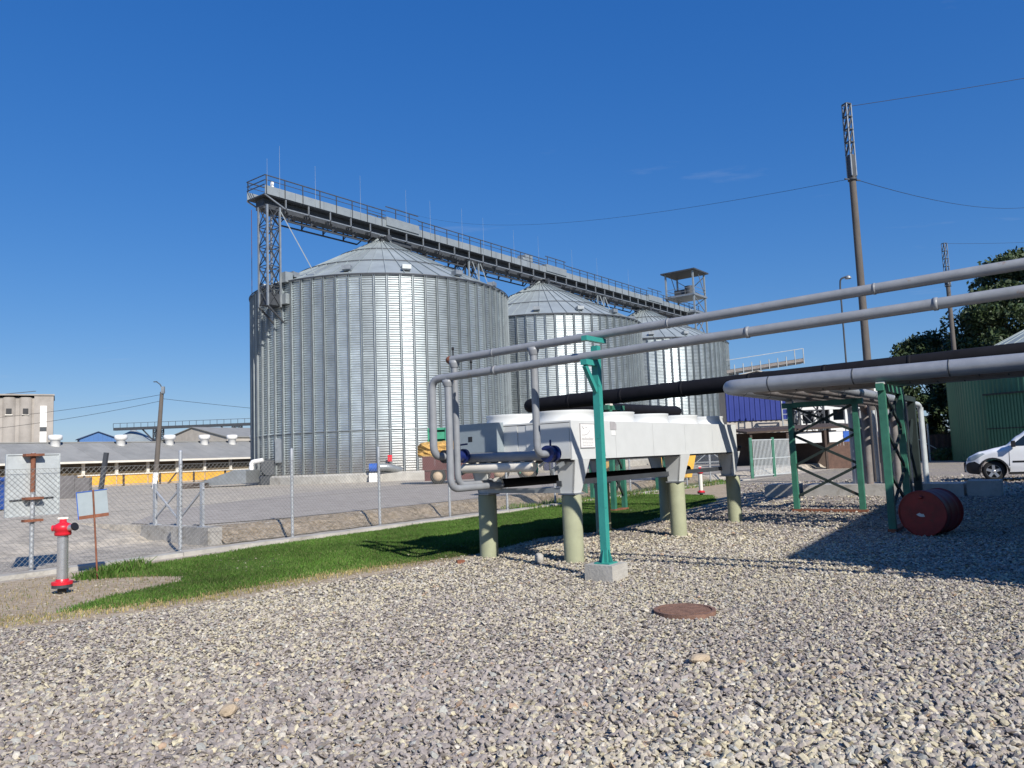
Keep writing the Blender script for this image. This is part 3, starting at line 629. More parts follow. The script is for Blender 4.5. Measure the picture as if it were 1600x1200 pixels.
for i, x in enumerate(np.arange(-22, 27, 2.0)):
    mb = MB(GM); j = random.uniform(-.02, .02); mb.bb((x + .006, 7.22 + j, -.1), (x + 1.994, 7.50 + j, .07 + random.uniform(-.012, .012)))
    solo('kerb_stone', mb, mCONC, 'pale concrete edging slab between lawn and chain-link fence', 'kerb', G(x, 7.35, 0), 'edging slabs under the fence')

# signs on and beside the fence
sg = thing('sign_board', 'large rectangular sign seen from behind, clamped to a fence post', 'sign', G(-4.38, 7.60, .7))
mb = MB(GM); mb.bb((-4.74, 7.745, .95), (-3.96, 7.765, 1.93))
q = mb; sgp = part('panel', q, mSIGN, sg)
mb = MB(GM)
for (a_, b_) in (((-4.76, 7.73, .93), (-4.74, 7.77, 1.95)), ((-3.96, 7.73, .93), (-3.94, 7.77, 1.95)), ((-4.74, 7.73, .93), (-3.96, 7.77, .95)), ((-4.74, 7.73, 1.93), (-3.96, 7.77, 1.95))): mb.bb(a_, b_)
part('frame', mb, mSIGN, sg)
for z in (1.93, 1.22, .86):
    mb = MB(GM); mb.bb((-4.52, 7.60, z - .02), (-4.24, 7.74, z + .02)); part('clamp', mb, mRUST, sg)
mb = MB(GM); mb.tube((-4.70, 7.73, 1.20), (-4.04, 7.73, 1.22), .012, 6); part('cross_bar', mb, mSTEELD, sg)
mb = MB(GM); mb.tube((-4.38, 7.68, 1.32), (-4.38, 7.68, 1.96), .037, 10); part('rust_band', mb, mRUST, sg)
s2 = thing('small_sign', 'small square sign seen from behind on a thin rusty stake', 'sign', G(-4.18, 5.84, 0))
mb = MB(GM); mb.tube((-4.18, 5.84, -.15), (-4.26, 5.86, 1.34), .014, 8); part('stake', mb, mRUST, s2)
rot = Matrix.Rotation(R(3), 4, 'Y') 
mb = MB(GM @ Matrix.Translation((-4.24, 5.90, 1.12)) @ Matrix.Rotation(R(-27), 4, 'Z') @ Matrix.Rotation(R(-5), 4, 'Y'))
mb.box((0, 0, 0), (.40, .015, .40)); part('panel', mb, mSIGNB, s2); mb.v = []; mb.f = []; mb.s = []
mb.box((0, .0, .206), (.42, .03, .012)); mb.box((-.206, 0, 0), (.012, .03, .40)); part('blue_rim', mb, mBLUE, s2); mb.v = []; mb.f = []; mb.s = []
mb.box((0, -.012, -.175), (.40, .012, .05)); part('rusty_strip', mb, mRUST, s2)

# hydrants
def hydrant(gx, gy, label, small=False):
    c = G(gx, gy, 0); h = thing('fire_hydrant', label, 'hydrant', c)
    mb = MB(); mb.lathe([(.055, -.1), (.055, .09), (.06, .10)], c, 16); part('riser', mb, mPLAST, h)
    mb = MB(); mb.lathe([(.0, .085), (.125, .085), (.125, .125), (.0, .125)], c, 20, smooth=False); part('lower_flange', mb, mSTEELD, h)
    mb = MB(); mb.lathe([(.0, .127), (.13, .127), (.13, .165), (.085, .175), (.075, .20)], c, 20, smooth=False); part('base_flange', mb, mRED, h)
    mb = MB(); mb.lathe([(.068, .18), (.068, .79)], c, 24); part('barrel', mb, mSTAIN if not small else mCREAM, h)
    mb = MB(); mb.lathe([(.0, .775), (.098, .775), (.105, .80), (.098, .83), (.112, .84), (.118, .88), (.112, .915), (.07, .935), (.045, .95), (.04, .99), (0, .99)], c, 24); part('head', mb, mRED, h)
    hd = h.children[-1]
    mb = MB(); mb.bar(c + Vector((-.06, -.02, 1.005)), c + Vector((.06, .02, 1.005)), .02, .025); mb.tube(c + Vector((0, 0, .98)), c + Vector((0, 0, 1.0)), .02, 10); part('spindle_cap', mb, mCREAM, hd)
    mb = MB(); mb.tube(c + Vector((.10, -.03, .875)), c + Vector((.175, -.05, .885)), .042, 14); part('outlet', mb, mSTAIN, h)
    mb = MB(); mb.lathe([(.0, -.012), (.055, -.012), (.055, .012), (0, .012)], c + Vector((.19, -.055, .89)), 16, axis=(.9, -.25, .35), smooth=False); part('outlet_cap', mb, mPLAST, h)
    mb = MB(); mb.tube(c + Vector((-.10, -.01, .875)), c + Vector((-.135, -.015, .875)), .042, 14); part('side_plug', mb, mRED, h)
    return h
hydrant(-5.09, 4.9, 'red-headed fire hydrant with shiny steel barrel on bare soil')
hydrant(15.4, 4.5, 'red-headed hydrant with pale barrel standing beyond the cooling unit', True)

# manhole
mh = thing('manhole_cover', 'round rusty ribbed manhole cover set in the gravel', 'manhole', (1.61, 7.73, 0))
mb = MB(); mb.lathe([(.265, -.06), (.265, .045), (.30, .045), (.30, -.06)], (1.61, 7.73, 0), 40, smooth=False); part('ring', mb, mCASTI, mh)
mb = MB(); mb.lathe([(0, .034), (.262, .034), (.262, -.05)], (1.61, 7.73, 0), 40, smooth=False); lid = part('lid', mb, mCASTI, mh)
for i in range(-5, 6):
    y = i * .043; w = math.sqrt(max(0, .24 ** 2 - y * y))
    mb = MB(Matrix.Translation((1.61, 7.73, 0)) @ Matrix.Rotation(R(-18), 4, 'Z')); mb.bb((-w, y - .011, .03), (w, y + .011, .048)); part('rib', mb, mCASTI, lid)

# ================================================================== COOLING UNIT
U0 = G(0, 0, 0)
PED = [(x, y) for x in (0, 3.7, 6.6) for y in (0, 1.62)]
for (x, y) in PED:
    side = 'on the open gravel side' if y == 0 else 'on the lawn side'
    where = {0: 'under the valve end', 3.7: 'under the middle', 6.6: 'under the far end'}[x]
    mb = MB(GM); mb.lathe([(.15, -.1), (.15, .985), (.14, 1.0), (0, 1.0)], (x, y, 0), 24)
    solo('column', mb, mCONCY, f'pale green round column {where} of the cooling unit, {side}', 'column', G(x, y, 0), 'columns carrying the cooling unit')
cu = thing('cooling_unit', 'white flat dry cooler with fan cowls on top, raised on round columns', 'cooler', G(3, .8, 1.0))
UX0, UX1, UY0, UY1, UZ0, UZ1 = -.25, 6.45, -.2, 1.83, 1.52, 2.08
mb = MB(GM); mb.bb((UX0 + .03, UY0 + .03, UZ0 + .02), (UX1 - .03, UY1 - .03, UZ1 - .02)); part('casing', mb, mWHITE, cu)
ed = np.linspace(UX0, UX1, 6)
for i in range(5):
    for yy in (UY0, UY1 - .028):
        mb = MB(GM); mb.bb((ed[i] + .004, yy, UZ0), (ed[i + 1] - .004, yy + .028, UZ1)); part('side_panel', mb, mWHITE, cu)
eu = [UY0 + .03, .62, .78, UY1 - .03]
for i in range(3):
    mb = MB(GM); mb.bb((UX0 - (.0 if i != 1 else -.01), eu[i] + .004, UZ0 + .02), (UX0 + .028, eu[i + 1] - .004, UZ1 - .01)); part('end_panel', mb, mWHITE, cu)
mb = MB(GM); mb.bb((UX1 - .028, UY0 + .03, UZ0), (UX1, UY1 - .03, UZ1)); part('end_panel', mb, mWHITE, cu)
mb = MB(GM); mb.bb((UX0, UY0, UZ1), (UX1, UY1, UZ1 + .025)); part('top_plate', mb, mWHITE, cu)
for i in range(5):
    for j in range(2):
        cx, cy = .42 + i * 1.34, .32 + j * 1.0
        mb = MB(GM); mb.lathe([(.50, UZ1 + .02), (.485, UZ1 + .05), (.465, UZ1 + .09), (.46, UZ1 + .155), (.475, UZ1 + .19), (.47, UZ1 + .2), (.45, UZ1 + .195), (.44, UZ1 + .15), (.44, UZ1 + .03)], (cx, cy, 0), 36); fs = part('fan_cowl', mb, mWHITE, cu)
        mb = MB(GM); mb.lathe([(0, UZ1 + .16), (.1, UZ1 + .15), (.11, UZ1 + .05)], (cx, cy, 0), 16)
        for k in range(6):
            t = k * math.pi / 3 + i; mb.bar((cx + .1 * math.cos(t), cy + .1 * math.sin(t), UZ1 + .10), (cx + .44 * math.cos(t), cy + .44 * math.sin(t), UZ1 + .08), .14, .02)
        part('fan', mb, mPLAST, fs)
        mb = MB(GM)
        for rr in (.15, .25, .35, .43): mb.lathe([(rr, UZ1 + .182), (rr + .008, UZ1 + .182), (rr + .008, UZ1 + .19), (rr, UZ1 + .19)], (cx, cy, 0), 28)
        for k in range(4): t = k * math.pi / 4; mb.bar((cx - .45 * math.cos(t), cy - .47 * math.sin(t), UZ1 + .188), (cx + .45 * math.cos(t), cy + .47 * math.sin(t), UZ1 + .188), .012)
        part('guard', mb, mSTEEL, fs)
# tapered legs
for (x, y) in PED:
    s_ = 1 if y else -1; xx = min(max(x, UX0 + .12), UX1 - .1)
    yo = UY1 if y else UY0
    mb = MB(GM); yb = y + s_ * .10; 
    mb.ext([(xx - .18, yo, UZ0 + .01), (xx + .26, yo, UZ0 + .01), (xx + .12, yb, 1.02), (xx - .10, yb, 1.02)], (0, -s_ * .03, 0))
    mb.ext([(xx - .18, yo, UZ0 + .01), (xx - .18, yo - s_ * .34, UZ0 + .01), (xx - .10, yb - s_ * .22, 1.02), (xx - .10, yb, 1.02)], (.02, 0, 0))
    part('leg', mb, mWHITE, cu)
    mb = MB(GM); mb.box((xx, y, 1.012), (.3, .28, .024)); part('foot_plate', mb, mSTEEL, cu)
for y in (.12, 1.5):
    mb = MB(GM); mb.bb((UX0 + .1, y - .04, 1.13), (UX1 - .1, y + .04, 1.21)); part('bottom_beam', mb, mSTEELD, cu)
mb = MB(GM); mb.bb((-.12, .12, 1.03), (-.02, 1.5, 1.10)); part('cross_beam', mb, mSTEEL, cu)
mb = MB(GM); mb.bb((UX0 + .02, UY0 + .02, UZ0 - .03), (UX1 - .02, UY1 - .02, UZ0 + .02)); part('coil_face', mb, mPLAST, cu)
mb = MB(GM); mb.bb((-.42, 1.05, UZ0 + .16), (UX0 - .002, 1.86, UZ1 + .06)); bxp = part('control_box', mb, mSIGNB, cu)
mb = MB(GM); mb.bb((-.425, 1.55, 1.86), (-.419, 1.63, 1.94)); part('window', mb, mDARK, bxp)
# plaque with a swoosh and rows of print
mb = MB(GM); mb.bb((.0, UY0 - .012, 1.70), (.40, UY0 - .001, 2.05)); pq = part('maker_plaque', mb, mWHITEP, cu, 'white plaque with grey swoosh and rows of small print')
mb = MB(GM)
for (a_, b_) in (((-.012, 1.69), (.0, 2.06)), ((.40, 1.69), (.412, 2.06)), ((0, 1.69), (.40, 1.70)), ((0, 2.05), (.40, 2.06))): mb.bb((a_[0], UY0 - .016, a_[1]), (b_[0], UY0 - .001, b_[1]))
part('border', mb, mGREYM, pq)
mb = MB(GM); pts_ = [(.03, 1.885), (.12, 1.885), (.20, 1.90), (.27, 1.95), (.28, 1.99)]
for p, q_ in zip(pts_, pts_[1:]): mb.bar((p[0], UY0 - .0135, p[1]), (q_[0], UY0 - .0135, q_[1]), .003, .010)
for p, q_ in (((.04, 2.02), (.09, 1.97)), ((.08, 1.99), (.11, 1.985)), ((.14, 2.0), (.2, 2.0))): mb.bar((p[0], UY0 - .0135, p[1]), (q_[0], UY0 - .0135, q_[1]), .003, .008)
part('swoosh', mb, mGREYM, pq)
mb = MB(GM)
for i in range(15):
    hgt = [.032, .028, .03, .022, .034][i % 5]; x = .03 + i * .023; mb.bb((x, UY0 - .0145, 1.815), (x + .010, UY0 - .012, 1.815 + hgt))
mb.bb((.03, UY0 - .0145, 1.815), (.37, UY0 - .012, 1.820)); part('lettering', mb, mGREYM, pq)
mb = MB(GM)
for r_, z in enumerate((1.79, 1.768, 1.746, 1.724)):
    x = .04
    while x < .35:
        w = random.uniform(.02, .07); mb.bb((x, UY0 - .0145, z), (min(x + w, .36), UY0 - .012, z + .007)); x += w + .012
part('small_print', mb, mGREYM, pq)
mb = MB(GM); mb.ext([(.92, UY0 - .006, 1.97), (1.12, UY0 - .006, 1.97), (1.12, UY0 - .006, 2.06), (1.06, UY0 - .006, 2.10), (.92, UY0 - .006, 2.10)], (0, .005, 0)); part('grey_label', mb, mGREYM, cu)
mb = MB(GM); mb.ext([(.96, UY0 - .006, 1.88), (1.08, UY0 - .006, 1.88), (1.08, UY0 - .006, 1.95), (.96, UY0 - .006, 1.95)], (0, .005, 0)); part('white_label', mb, mWHITEP, cu)
mb = MB(GM); mb.ext([(.70, UY0 - .005, 1.56), (.75, UY0 - .005, 1.56), (.725, UY0 - .005, 1.63)], (0, .004, 0)); part('warning_label', mb, mGREYM, cu)
mb = MB(GM); mb.box((UX1 + .16, .9, 1.80), (.32, 1.5, .42)); part('end_header_box', mb, mSIGNB, cu)
mb = MB(GM); mb.lathe([(0, -.2), (.13, -.18), (.16, 0), (.10, .1), (.03, .12), (.03, .25), (0, .25)], (UX1 + .25, .05, 1.62), 18, axis=(0, -1, 0)); part('end_valve', mb, mPLAST, cu)
# headers at the valve end
mb = MB(GM); mb.tube((-.52, .30, 1.44), (-.52, 1.66, 1.44), .075, 16); part('return_header', mb, mCREAM, cu)
mb = MB(GM); mb.tube((-.52, -.12, 1.60), (-.52, 1.66, 1.60), .075, 16); part('supply_header', mb, mPIPE, cu)
mb = MB(GM)
for y in np.arange(.1, 1.7, .22): mb.tube((-.52, y, 1.60), (UX0, y, 1.66), .02, 6); mb.tube((-.52, y + .1, 1.44), (UX0, y + .1, 1.56), .02, 6)
part('header_branches', mb, mCREAM, cu)
for y in (-.02, 1.7): mb = MB(GM); mb.bar((-.55, y, 1.36), (UX0 + .1, y, 1.50), .05); part('header_bracket', mb, mSTEEL, cu)

# ================================================================== PIPES
SL = .021
def zz(z, y): return z + SL * (-1.23 - y)
PX2, PX1 = -1.32, -1.02; YR = -14.5
def flanges(mb, p, d, r, w=.03):
    mb.lathe([(0, -w), (r, -w), (r, w), (0, w)], p, 18, axis=d, smooth=False)
p2 = thing('pipe', 'lower of two grey sloping pipes, bending down to the blue valves', 'pipe', G(PX2, 1.55, 1.6))
mb = MB(GM); mb.pipe([(PX2, YR, zz(2.86, YR)), (PX2, 1.56, zz(2.86, 1.56)), (PX2, 1.56, 1.64), (-.66, 1.56, 1.64), (-.52, 1.56, 1.64)], .058, 18, .17); part('pipe_run', mb, mPIPE, p2)
mb = MB(GM); mb.pipe([(PX2, 1.24, zz(2.86, 1.24)), (PX2, 1.24, 1.16), (-.1, 1.24, 1.16)], .053, 18, .17); part('drop_pipe', mb, mPIPE, p2)
mb = MB(GM); mb.lathe([(.058, -.04), (.085, -.04), (.085, .0), (.06, .06)], (PX2, 1.24, zz(2.86, 1.24) - .08), 16, axis=(0, 0, -1)); part('tee_collar', mb, mPIPE, p2)
for y in (.35, -3.3, -5.2, -8.9): mb = MB(GM); mb.lathe([(.058, -.02), (.066, -.02), (.066, .02), (.058, .02)], (PX2, y, zz(2.86, y)), 18, axis=(0, 1, 0)); part('weld_collar', mb, mPIPE, p2)
mb = MB(GM); mb.tube((PX2, .78, zz(2.92, .78)), (PX2, .78, zz(3.02, .78)), .012, 8); mb.lathe([(0, 0), (.02, 0), (.02, .04), (0, .04)], (PX2, .78, zz(3.02, .78)), 10); part('air_vent', mb, mPLAST, p2)
for (x, y) in ((-.82, 1.56),):
    mb = MB(GM); flanges(mb, (x, y, 1.64), (1, 0, 0), .11); part('flange', mb, mBLUEV, p2)
    mb = MB(GM); mb.tube((x + .03, y, 1.64), (x + .16, y, 1.64), .085, 16); mb.tube((x + .09, y, 1.70), (x + .09, y, 1.82), .018, 8); mb.bar((x + .09, y, 1.81), (x + .09, y - .16, 1.82), .025); part('valve', mb, mBLUEV, p2)
    mb = MB(GM); mb.tube((x - .26, y, 1.64), (x - .03, y, 1.64), .082, 18); flanges(mb, (x - .26, y, 1.64), (1, 0, 0), .10, .02); part('rubber_joint', mb, mPLAST, p2)
    mb = MB(GM); flanges(mb, (x + .19, y, 1.64), (1, 0, 0), .11); part('flange', mb, mBLUEV, p2)
p1 = thing('pipe', 'upper of two grey sloping pipes, rust-flecked at its capped end', 'pipe', G(PX1, 1.3, 1.6))
mb = MB(GM); mb.pipe([(PX1, YR, zz(3.17, YR)), (PX1, 1.46, zz(3.17, 1.46))], .058, 18); part('pipe_run', mb, mPIPE, p1)
for y in (.6, -2.2, -4.6): mb = MB(GM); mb.lathe([(.058, -.012), (.063, -.012), (.063, .012), (.058, .012)], (PX1, y, zz(3.17, y)), 18, axis=(0, 1, 0)); part('weld_collar', mb, mPIPE, p1)
mb = MB(GM); mb.lathe([(.06, -.05), (.062, .0), (.045, .035), (0, .045)], (PX1, 1.46, zz(3.17, 1.46)), 16, axis=(0, 1, 0)); part('end_cap', mb, mRUST, p1)
mb = MB(GM); mb.pipe([(PX1, 1.36, zz(3.17, 1.36)), (PX1, 1.36, 1.20), (-.1, 1.36, 1.20)], .05, 18, .17); part('drop_pipe', mb, mPIPE, p1)
mb = MB(GM); mb.pipe([(PX1, -.12, zz(3.17, -.12)), (PX1, -.12, 1.62), (-.76, -.12, 1.62), (-.52, -.12, 1.62)], .052, 18, .16); part('drop_pipe', mb, mPIPE, p1)
for y in (1.36, -.12):
    mb = MB(GM); mb.lathe([(.058, -.05), (.085, -.05), (.08, .0), (.06, .06)], (PX1, y, zz(3.17, y) - .07), 16, axis=(0, 0, -1)); part('tee_collar', mb, mPIPE, p1)
mb = MB(GM); mb.tube((PX1, 1.38, zz(3.22, 1.38)), (PX1, 1.38, zz(3.32, 1.38)), .012, 8); mb.lathe([(0, 0), (.02, 0), (.02, .04), (0, .04)], (PX1, 1.38, zz(3.32, 1.38)), 10); part('air_vent', mb, mPLAST, p1)
mb = MB(GM); flanges(mb, (-.76, -.12, 1.62), (1, 0, 0), .12); flanges(mb, (-.62, -.12, 1.62), (1, 0, 0), .12); mb.tube((-.74, -.12, 1.62), (-.64, -.12, 1.62), .09, 16); mb.tube((-.69, -.12, 1.7), (-.69, -.12, 1.82), .015, 8); part('valve', mb, mBLUEV, p1)
lp = thing('insulated_pipe', 'thin black insulated pipe run under the cooling unit', 'pipe', G(0, 1.3, 1.1))
mb = MB(GM); mb.pipe([(-.1, 1.30, 1.18), (6.3, .9, 1.18)], .075, 14); part('pipe_run', mb, mBLK, lp)
mb = MB(GM); flanges(mb, (-.12, 1.30, 1.18), (1, 0, 0), .10, .025); part('collar', mb, mCREAM, lp)
bp_ = thing('insulated_pipe', 'thick black insulated pipe running behind the cooling unit and over the far trestles', 'pipe', G(9, 0, 2.9))
BS = .018; BX, BY, BZ, BR = 9.0, 7.2, 3.11, .205
def bz(y): return BZ + BS * (BY - y)
mb = MB(GM); mb.pipe([(BX, YR + 2, bz(YR + 2)), (BX, BY, BZ), (20.0, BY, BZ + .10), (20.0, BY + 1.2, BZ + .10)], BR, 22, .42, 8); part('pipe_run', mb, mBLK, bp_)
for y in (5.6, 3.9, 2.1, .3, -1.5, -3.3): mb = MB(GM); mb.lathe([(BR, -.04), (BR + .005, -.04), (BR + .005, .04), (BR, .04)], (BX, y, bz(y)), 22, axis=(0, 1, 0)); part('tape_band', mb, mBLK, bp_)
mb = MB(GM); mb.pipe([(10.4, BY - .45, BZ - .30), (19.0, BY - .45, BZ - .2)], .12, 14); part('branch', mb, mBLK, bp_)
# L-shaped bundle of insulated pipes
NB = 5
bd = []
for k in range(NB):
    r_ = .145 if k == 0 else .105; x, y = 5.2 + .40 * k, -.50 - .40 * k; zc_ = 2.83 + (0 if k == 0 else -.04); xe = 15.75 - .22 * (k % 2)
    lab = ['thick grey jacketed pipe on the front edge of the trestle bundle', 'second pipe of the trestle bundle, beside the thick jacketed one', 'middle pipe of the five on the trestle', 'fourth pipe of the trestle bundle', 'innermost pipe of the trestle bundle'][k]
    t = thing('bundle_pipe', lab, 'pipe', G(x, y, 2.7), 'pipes lying on the green trestles')
    mb = MB(GM); mb.pipe([(x, YR, zc_), (x, y, zc_), (xe, y, zc_), (xe, y, .25)], r_, 18, .38, 8); part('pipe_run', mb, mPIPEI if k == 0 else mPIPER if k < 4 else mPIPE, t)
    mb = MB(GM)
    for yy in np.arange(y - .9, YR, -1.55): mb.lathe([(r_, -.012), (r_ + .005, -.012), (r_ + .005, .012), (r_, .012)], (x, yy, zc_), 18, axis=(0, 1, 0))
    for xx in np.arange(x + .9, xe - .5, 1.55): mb.lathe([(r_, -.012), (r_ + .005, -.012), (r_ + .005, .012), (r_, .012)], (xx, y, zc_), 18, axis=(1, 0, 0))
    part('jacket_seam', mb, mSTEELD, t)
wp = thing('pipe', 'short white pipe sloping across behind the trestle', 'pipe', G(12, -1.8, 2.5))
mb = MB(GM); mb.pipe([(10.9, -1.1, 3.02), (12.2, -2.0, 2.86), (15.4, -2.45, 2.66), (15.4, -2.45, .3)], .07, 14, .2); part('pipe_run', mb, mSIGN, wp)
# vertical thin pipes at the concrete plinth
for i, y in enumerate((-.66, -1.06, -1.46, -2.4)):
    mb = MB(GM); mb.tube((15.95, y, .3), (15.95, y, 2.6), .055, 12); o = solo('riser_pipe', mb, mSIGN if i % 2 else mPIPE, 'slim upright pipe rising from the concrete plinth behind the trestle', 'pipe', G(15.95, y, .3), 'slim risers on the plinth')

# teal post with arms
def gpost(gx, gy, label, top=3.07):
    t = thing('pipe_support', label, 'support', G(gx, gy, 0))
    mb = MB(GM); mb.bb((gx - .20, gy - .20, -.1), (gx + .20, gy + .20, .20)); part('concrete_foot', mb, mCONC, t)
    mb = MB(GM); mb.box((gx, gy, .208), (.22, .22, .016))
    for dx, dy in ((1, 0), (-1, 0), (0, 1), (0, -1)):
        mb.ext([(gx + dx * .055, gy + dy * .055, .216), (gx + dx * .11, gy + dy * .11, .216), (gx + dx * .055, gy + dy * .055, .38)], (dy * .01, dx * .01, 0))
    part('base_plate', mb, mTEAL, t)
    mb = MB(GM); mb.bb((gx - .046, gy - .046, .21), (gx + .046, gy + .046, top - .07)); part('post', mb, mTEAL, t)
    zt = zz(3.17, gy) - .058; z2 = zz(2.86, gy) - .058
    mb = MB(GM); mb.bb((gx - .28, gy - .04, zt - .06), (gx + .22, gy + .04, zt)); part('upper_arm', mb, mTEAL, t)
    mb = MB(GM); mb.bb((gx - .32, gy - .045, z2 - .07), (gx - .047, gy + .045, z2)); part('lower_arm', mb, mTEAL, t)
    mb = MB(GM); mb.bar((gx - .29, gy, z2 - .08), (gx - .04, gy, z2 - .40), .05, .06); part('brace', mb, mTEAL, t)
gpost(-1.17 - .02, -1.23, 'teal steel post with two arms on a small concrete block')
gpost(-1.19, -8.2, 'teal steel pipe post standing near the corrugated hall wall')

# green trestles
def trestle(legs, label, ztop=2.66):
    (xa, ya), (xb_, yb) = legs; t = thing('pipe_trestle', label, 'trestle', G((xa + xb_) / 2, (ya + yb) / 2, 0), 'green steel pipe trestles')
    for (x, y) in legs:
        mb = MB(GM); mb.bb((x - .06, y - .06, .02), (x + .06, y - .045, ztop)); mb.bb((x - .06, y - .045, .02), (x - .045, y + .06, ztop)); mb.bb((x + .045, y - .045, .02), (x + .06, y + .06, ztop)); part('leg', mb, mGREEN, t)
    mb = MB(GM); d = Vector((xb_ - xa, yb - ya, 0)).normalized() * .18
    mb.bar(Vector((xa, ya, ztop - .07)) - d, Vector((xb_, yb, ztop - .07)) + d, .12, .13); part('top_beam', mb, mGREEN, t)
    mb = MB(GM); mb.bar(Vector((xa, ya, .04)) - d * .6, Vector((xb_, yb, .04)) + d * .6, .14, .06); part('base_rail', mb, mRUST, t)
    zs = (.35, 1.1, 1.85, 2.55)
    for i in range(3):
        for (p, q_) in (((xa, ya, zs[i]), (xb_, yb, zs[i + 1])), ((xb_, yb, zs[i] + .02), (xa, ya, zs[i + 1] + .02))):
            mb = MB(GM); mb.bar(p, q_, .04, .06); part('brace', mb, mGREEND, t)
    mb = MB(GM); mb.box((xa, ya, ztop + .005), (.15, .15, .05)); part('saddle', mb, mCREAM, t)
    return t
trestle(((9.4, -.5), (9.4, -2.0)), 'green X-braced trestle standing in the sun before the concrete plinth')
trestle(((5.2, -3.4), (6.8, -3.4)), 'green X-braced trestle standing beside the red barrel')
trestle(((5.2, -9.5), (6.8, -9.5)), 'green X-braced trestle close to the corrugated hall')
trestle(((8.75, 4.2), (9.35, 4.2)), 'narrow dark green trestle standing on the lawn behind the cooling unit', 2.92)
trestle(((13.0, 7.0), (13.0, 7.4)), 'narrow green trestle by the fence under the black pipe', 2.9)
trestle(((18.0, 7.0), (18.0, 7.4)), 'narrow green trestle by the mesh gate under the black pipe', 2.9)
tb = thing('pipe_trestle', 'plain dark double post without paint behind the red barrel', 'trestle', G(10.2, -2.95, 0))
for (x, y) in ((9.6, -2.95), (10.9, -2.95)):
    mb = MB(GM); mb.bb((x - .08, y - .08, 0), (x + .08, y + .08, 2.55)); part('leg', mb, mGREEND, tb)
mb = MB(GM); mb.bar((9.4, -2.95, 2.61), (11.1, -2.95, 2.61), .14, .12); part('top_beam', mb, mGREEND, tb)
mb = MB(GM); mb.bar((9.6, -2.95, .6), (10.9, -2.95, 2.2), .05); mb.bar((10.9, -2.95, .6), (9.6, -2.95, 2.2), .05); part('brace', mb, mGREEND, tb)

# concrete plinth
mb = MB(GM); mb.bb((15.2, -3.4, -.1), (16.4, 1.0, .36)); solo('concrete_plinth', mb, mCONC, 'long low concrete plinth under the rising pipes', 'plinth', G(15.8, -1.2, 0))
mb = MB(GM); mb.bb((14.8, 1.15, -.1), (15.7, 2.1, .40)); solo('concrete_block', mb, mCONC, 'single concrete block standing left of the long plinth', 'block', G(15.2, 1.6, 0))
mb = MB(GM); mb.bb((15.1, -4.3, -.1), (15.9, -3.5, .44)); solo('concrete_block', mb, mCONC, 'pale concrete block at the van end of the long plinth', 'block', G(15.5, -3.9, 0))

# red barrel
bc = Vector((7.1, 13.35, .385)); ax = Vector((.74, .67, 0)).normalized()
rb = thing('red_barrel', 'faded red steel barrel lying on its side in the shade', 'barrel', (7.1, 13.35, 0))
mb = MB(); mb.lathe([(.37, -.40), (.385, -.40), (.385, -.37), (.372, -.36), (.375, -.17), (.379, -.145), (.375, -.12), (.375, .12), (.379, .145), (.375, .17), (.372, .36), (.385, .37), (.385, .40), (.37, .40)], bc, 40, axis=ax); part('drum', mb, mREDT, rb)
mb = MB(); mb.lathe([(0, -.385), (.372, -.385)], bc, 40, axis=ax); part('end_disc', mb, mREDT, rb); mb = MB(); mb.lathe([(.372, .385), (0, .385)], bc, 40, axis=ax); part('end_disc', mb, mREDT, rb)
sd_ = Vector((ax.y, -ax.x, 0))
mb = MB()
for a0, a1, rr in ((-150, -70, .14),):
    pts_ = [bc - ax * .389 + sd_ * (rr * math.cos(R(a))) * .8 + Vector((0, 0, rr * math.sin(R(a)) * .55 + .02)) for a in np.linspace(a0, a1, 9)] + [bc - ax * .389 + sd_ * (rr * .45 * math.cos(R(a))) * .8 + Vector((0, 0, rr * .5 * math.sin(R(a)) * .55 + .03)) for a in np.linspace(a1, a0, 9)]
    mb.ext(pts_, ax * .003)
part('torn_sticker', mb, mSIGN, rb)
mb = MB(); mb.lathe([(0, 0), (.03, 0), (.03, .03), (0, .03)], bc - ax * .41 + Vector((0, 0, .27)), 12, axis=ax); part('bung', mb, mREDT, rb)

# small litter
mb = MB(); mb.box((-.02, 0, .025), (.12, .08, .06), .4); o = solo('brick_piece', mb, mRUST, 'small red brick piece on the gravel by the column', 'brick'); o.location = G(-.77, 1.55, 0)
mb = MB(GM); mb.lathe([(.0, 0), (.07, 0), (.065, .12), (.03, .15), (0, .15)], (-.3, .43, 0), 12); solo('pipe_stub', mb, mCONC, 'small grey pipe stub sticking out of the gravel', 'pipe', G(-.3, .43, 0))
for (x, y, w, h, c) in ((1.32, 5.9, .16, .07, .3), (-1.9, 5.1, .14, .08, 1.2)):
    bm_ = bmesh.new(); bmesh.ops.create_icosphere(bm_, subdivisions=2, radius=1)
    for v_ in bm_.verts: v_.co = Vector((v_.co.x * w * .55, v_.co.y * w * .32, v_.co.z * h * .5)) * random.uniform(.88, 1.1)
    me = bpy.data.meshes.new('stone'); bm_.to_mesh(me); bm_.free(); me.materials.append(mat('tan_stone', (.42, .33, .23), .9, 0, .2, 9, .4, 60))
    o = link('stone', me, None, (x, y, .05), c); o['label'] = 'large flat tan stone on the gravel near the manhole cover' if x > 0 else 'large flat tan stone on open gravel away from the manhole'; o['category'] = 'stone'; o['group'] = 'large tan stones'

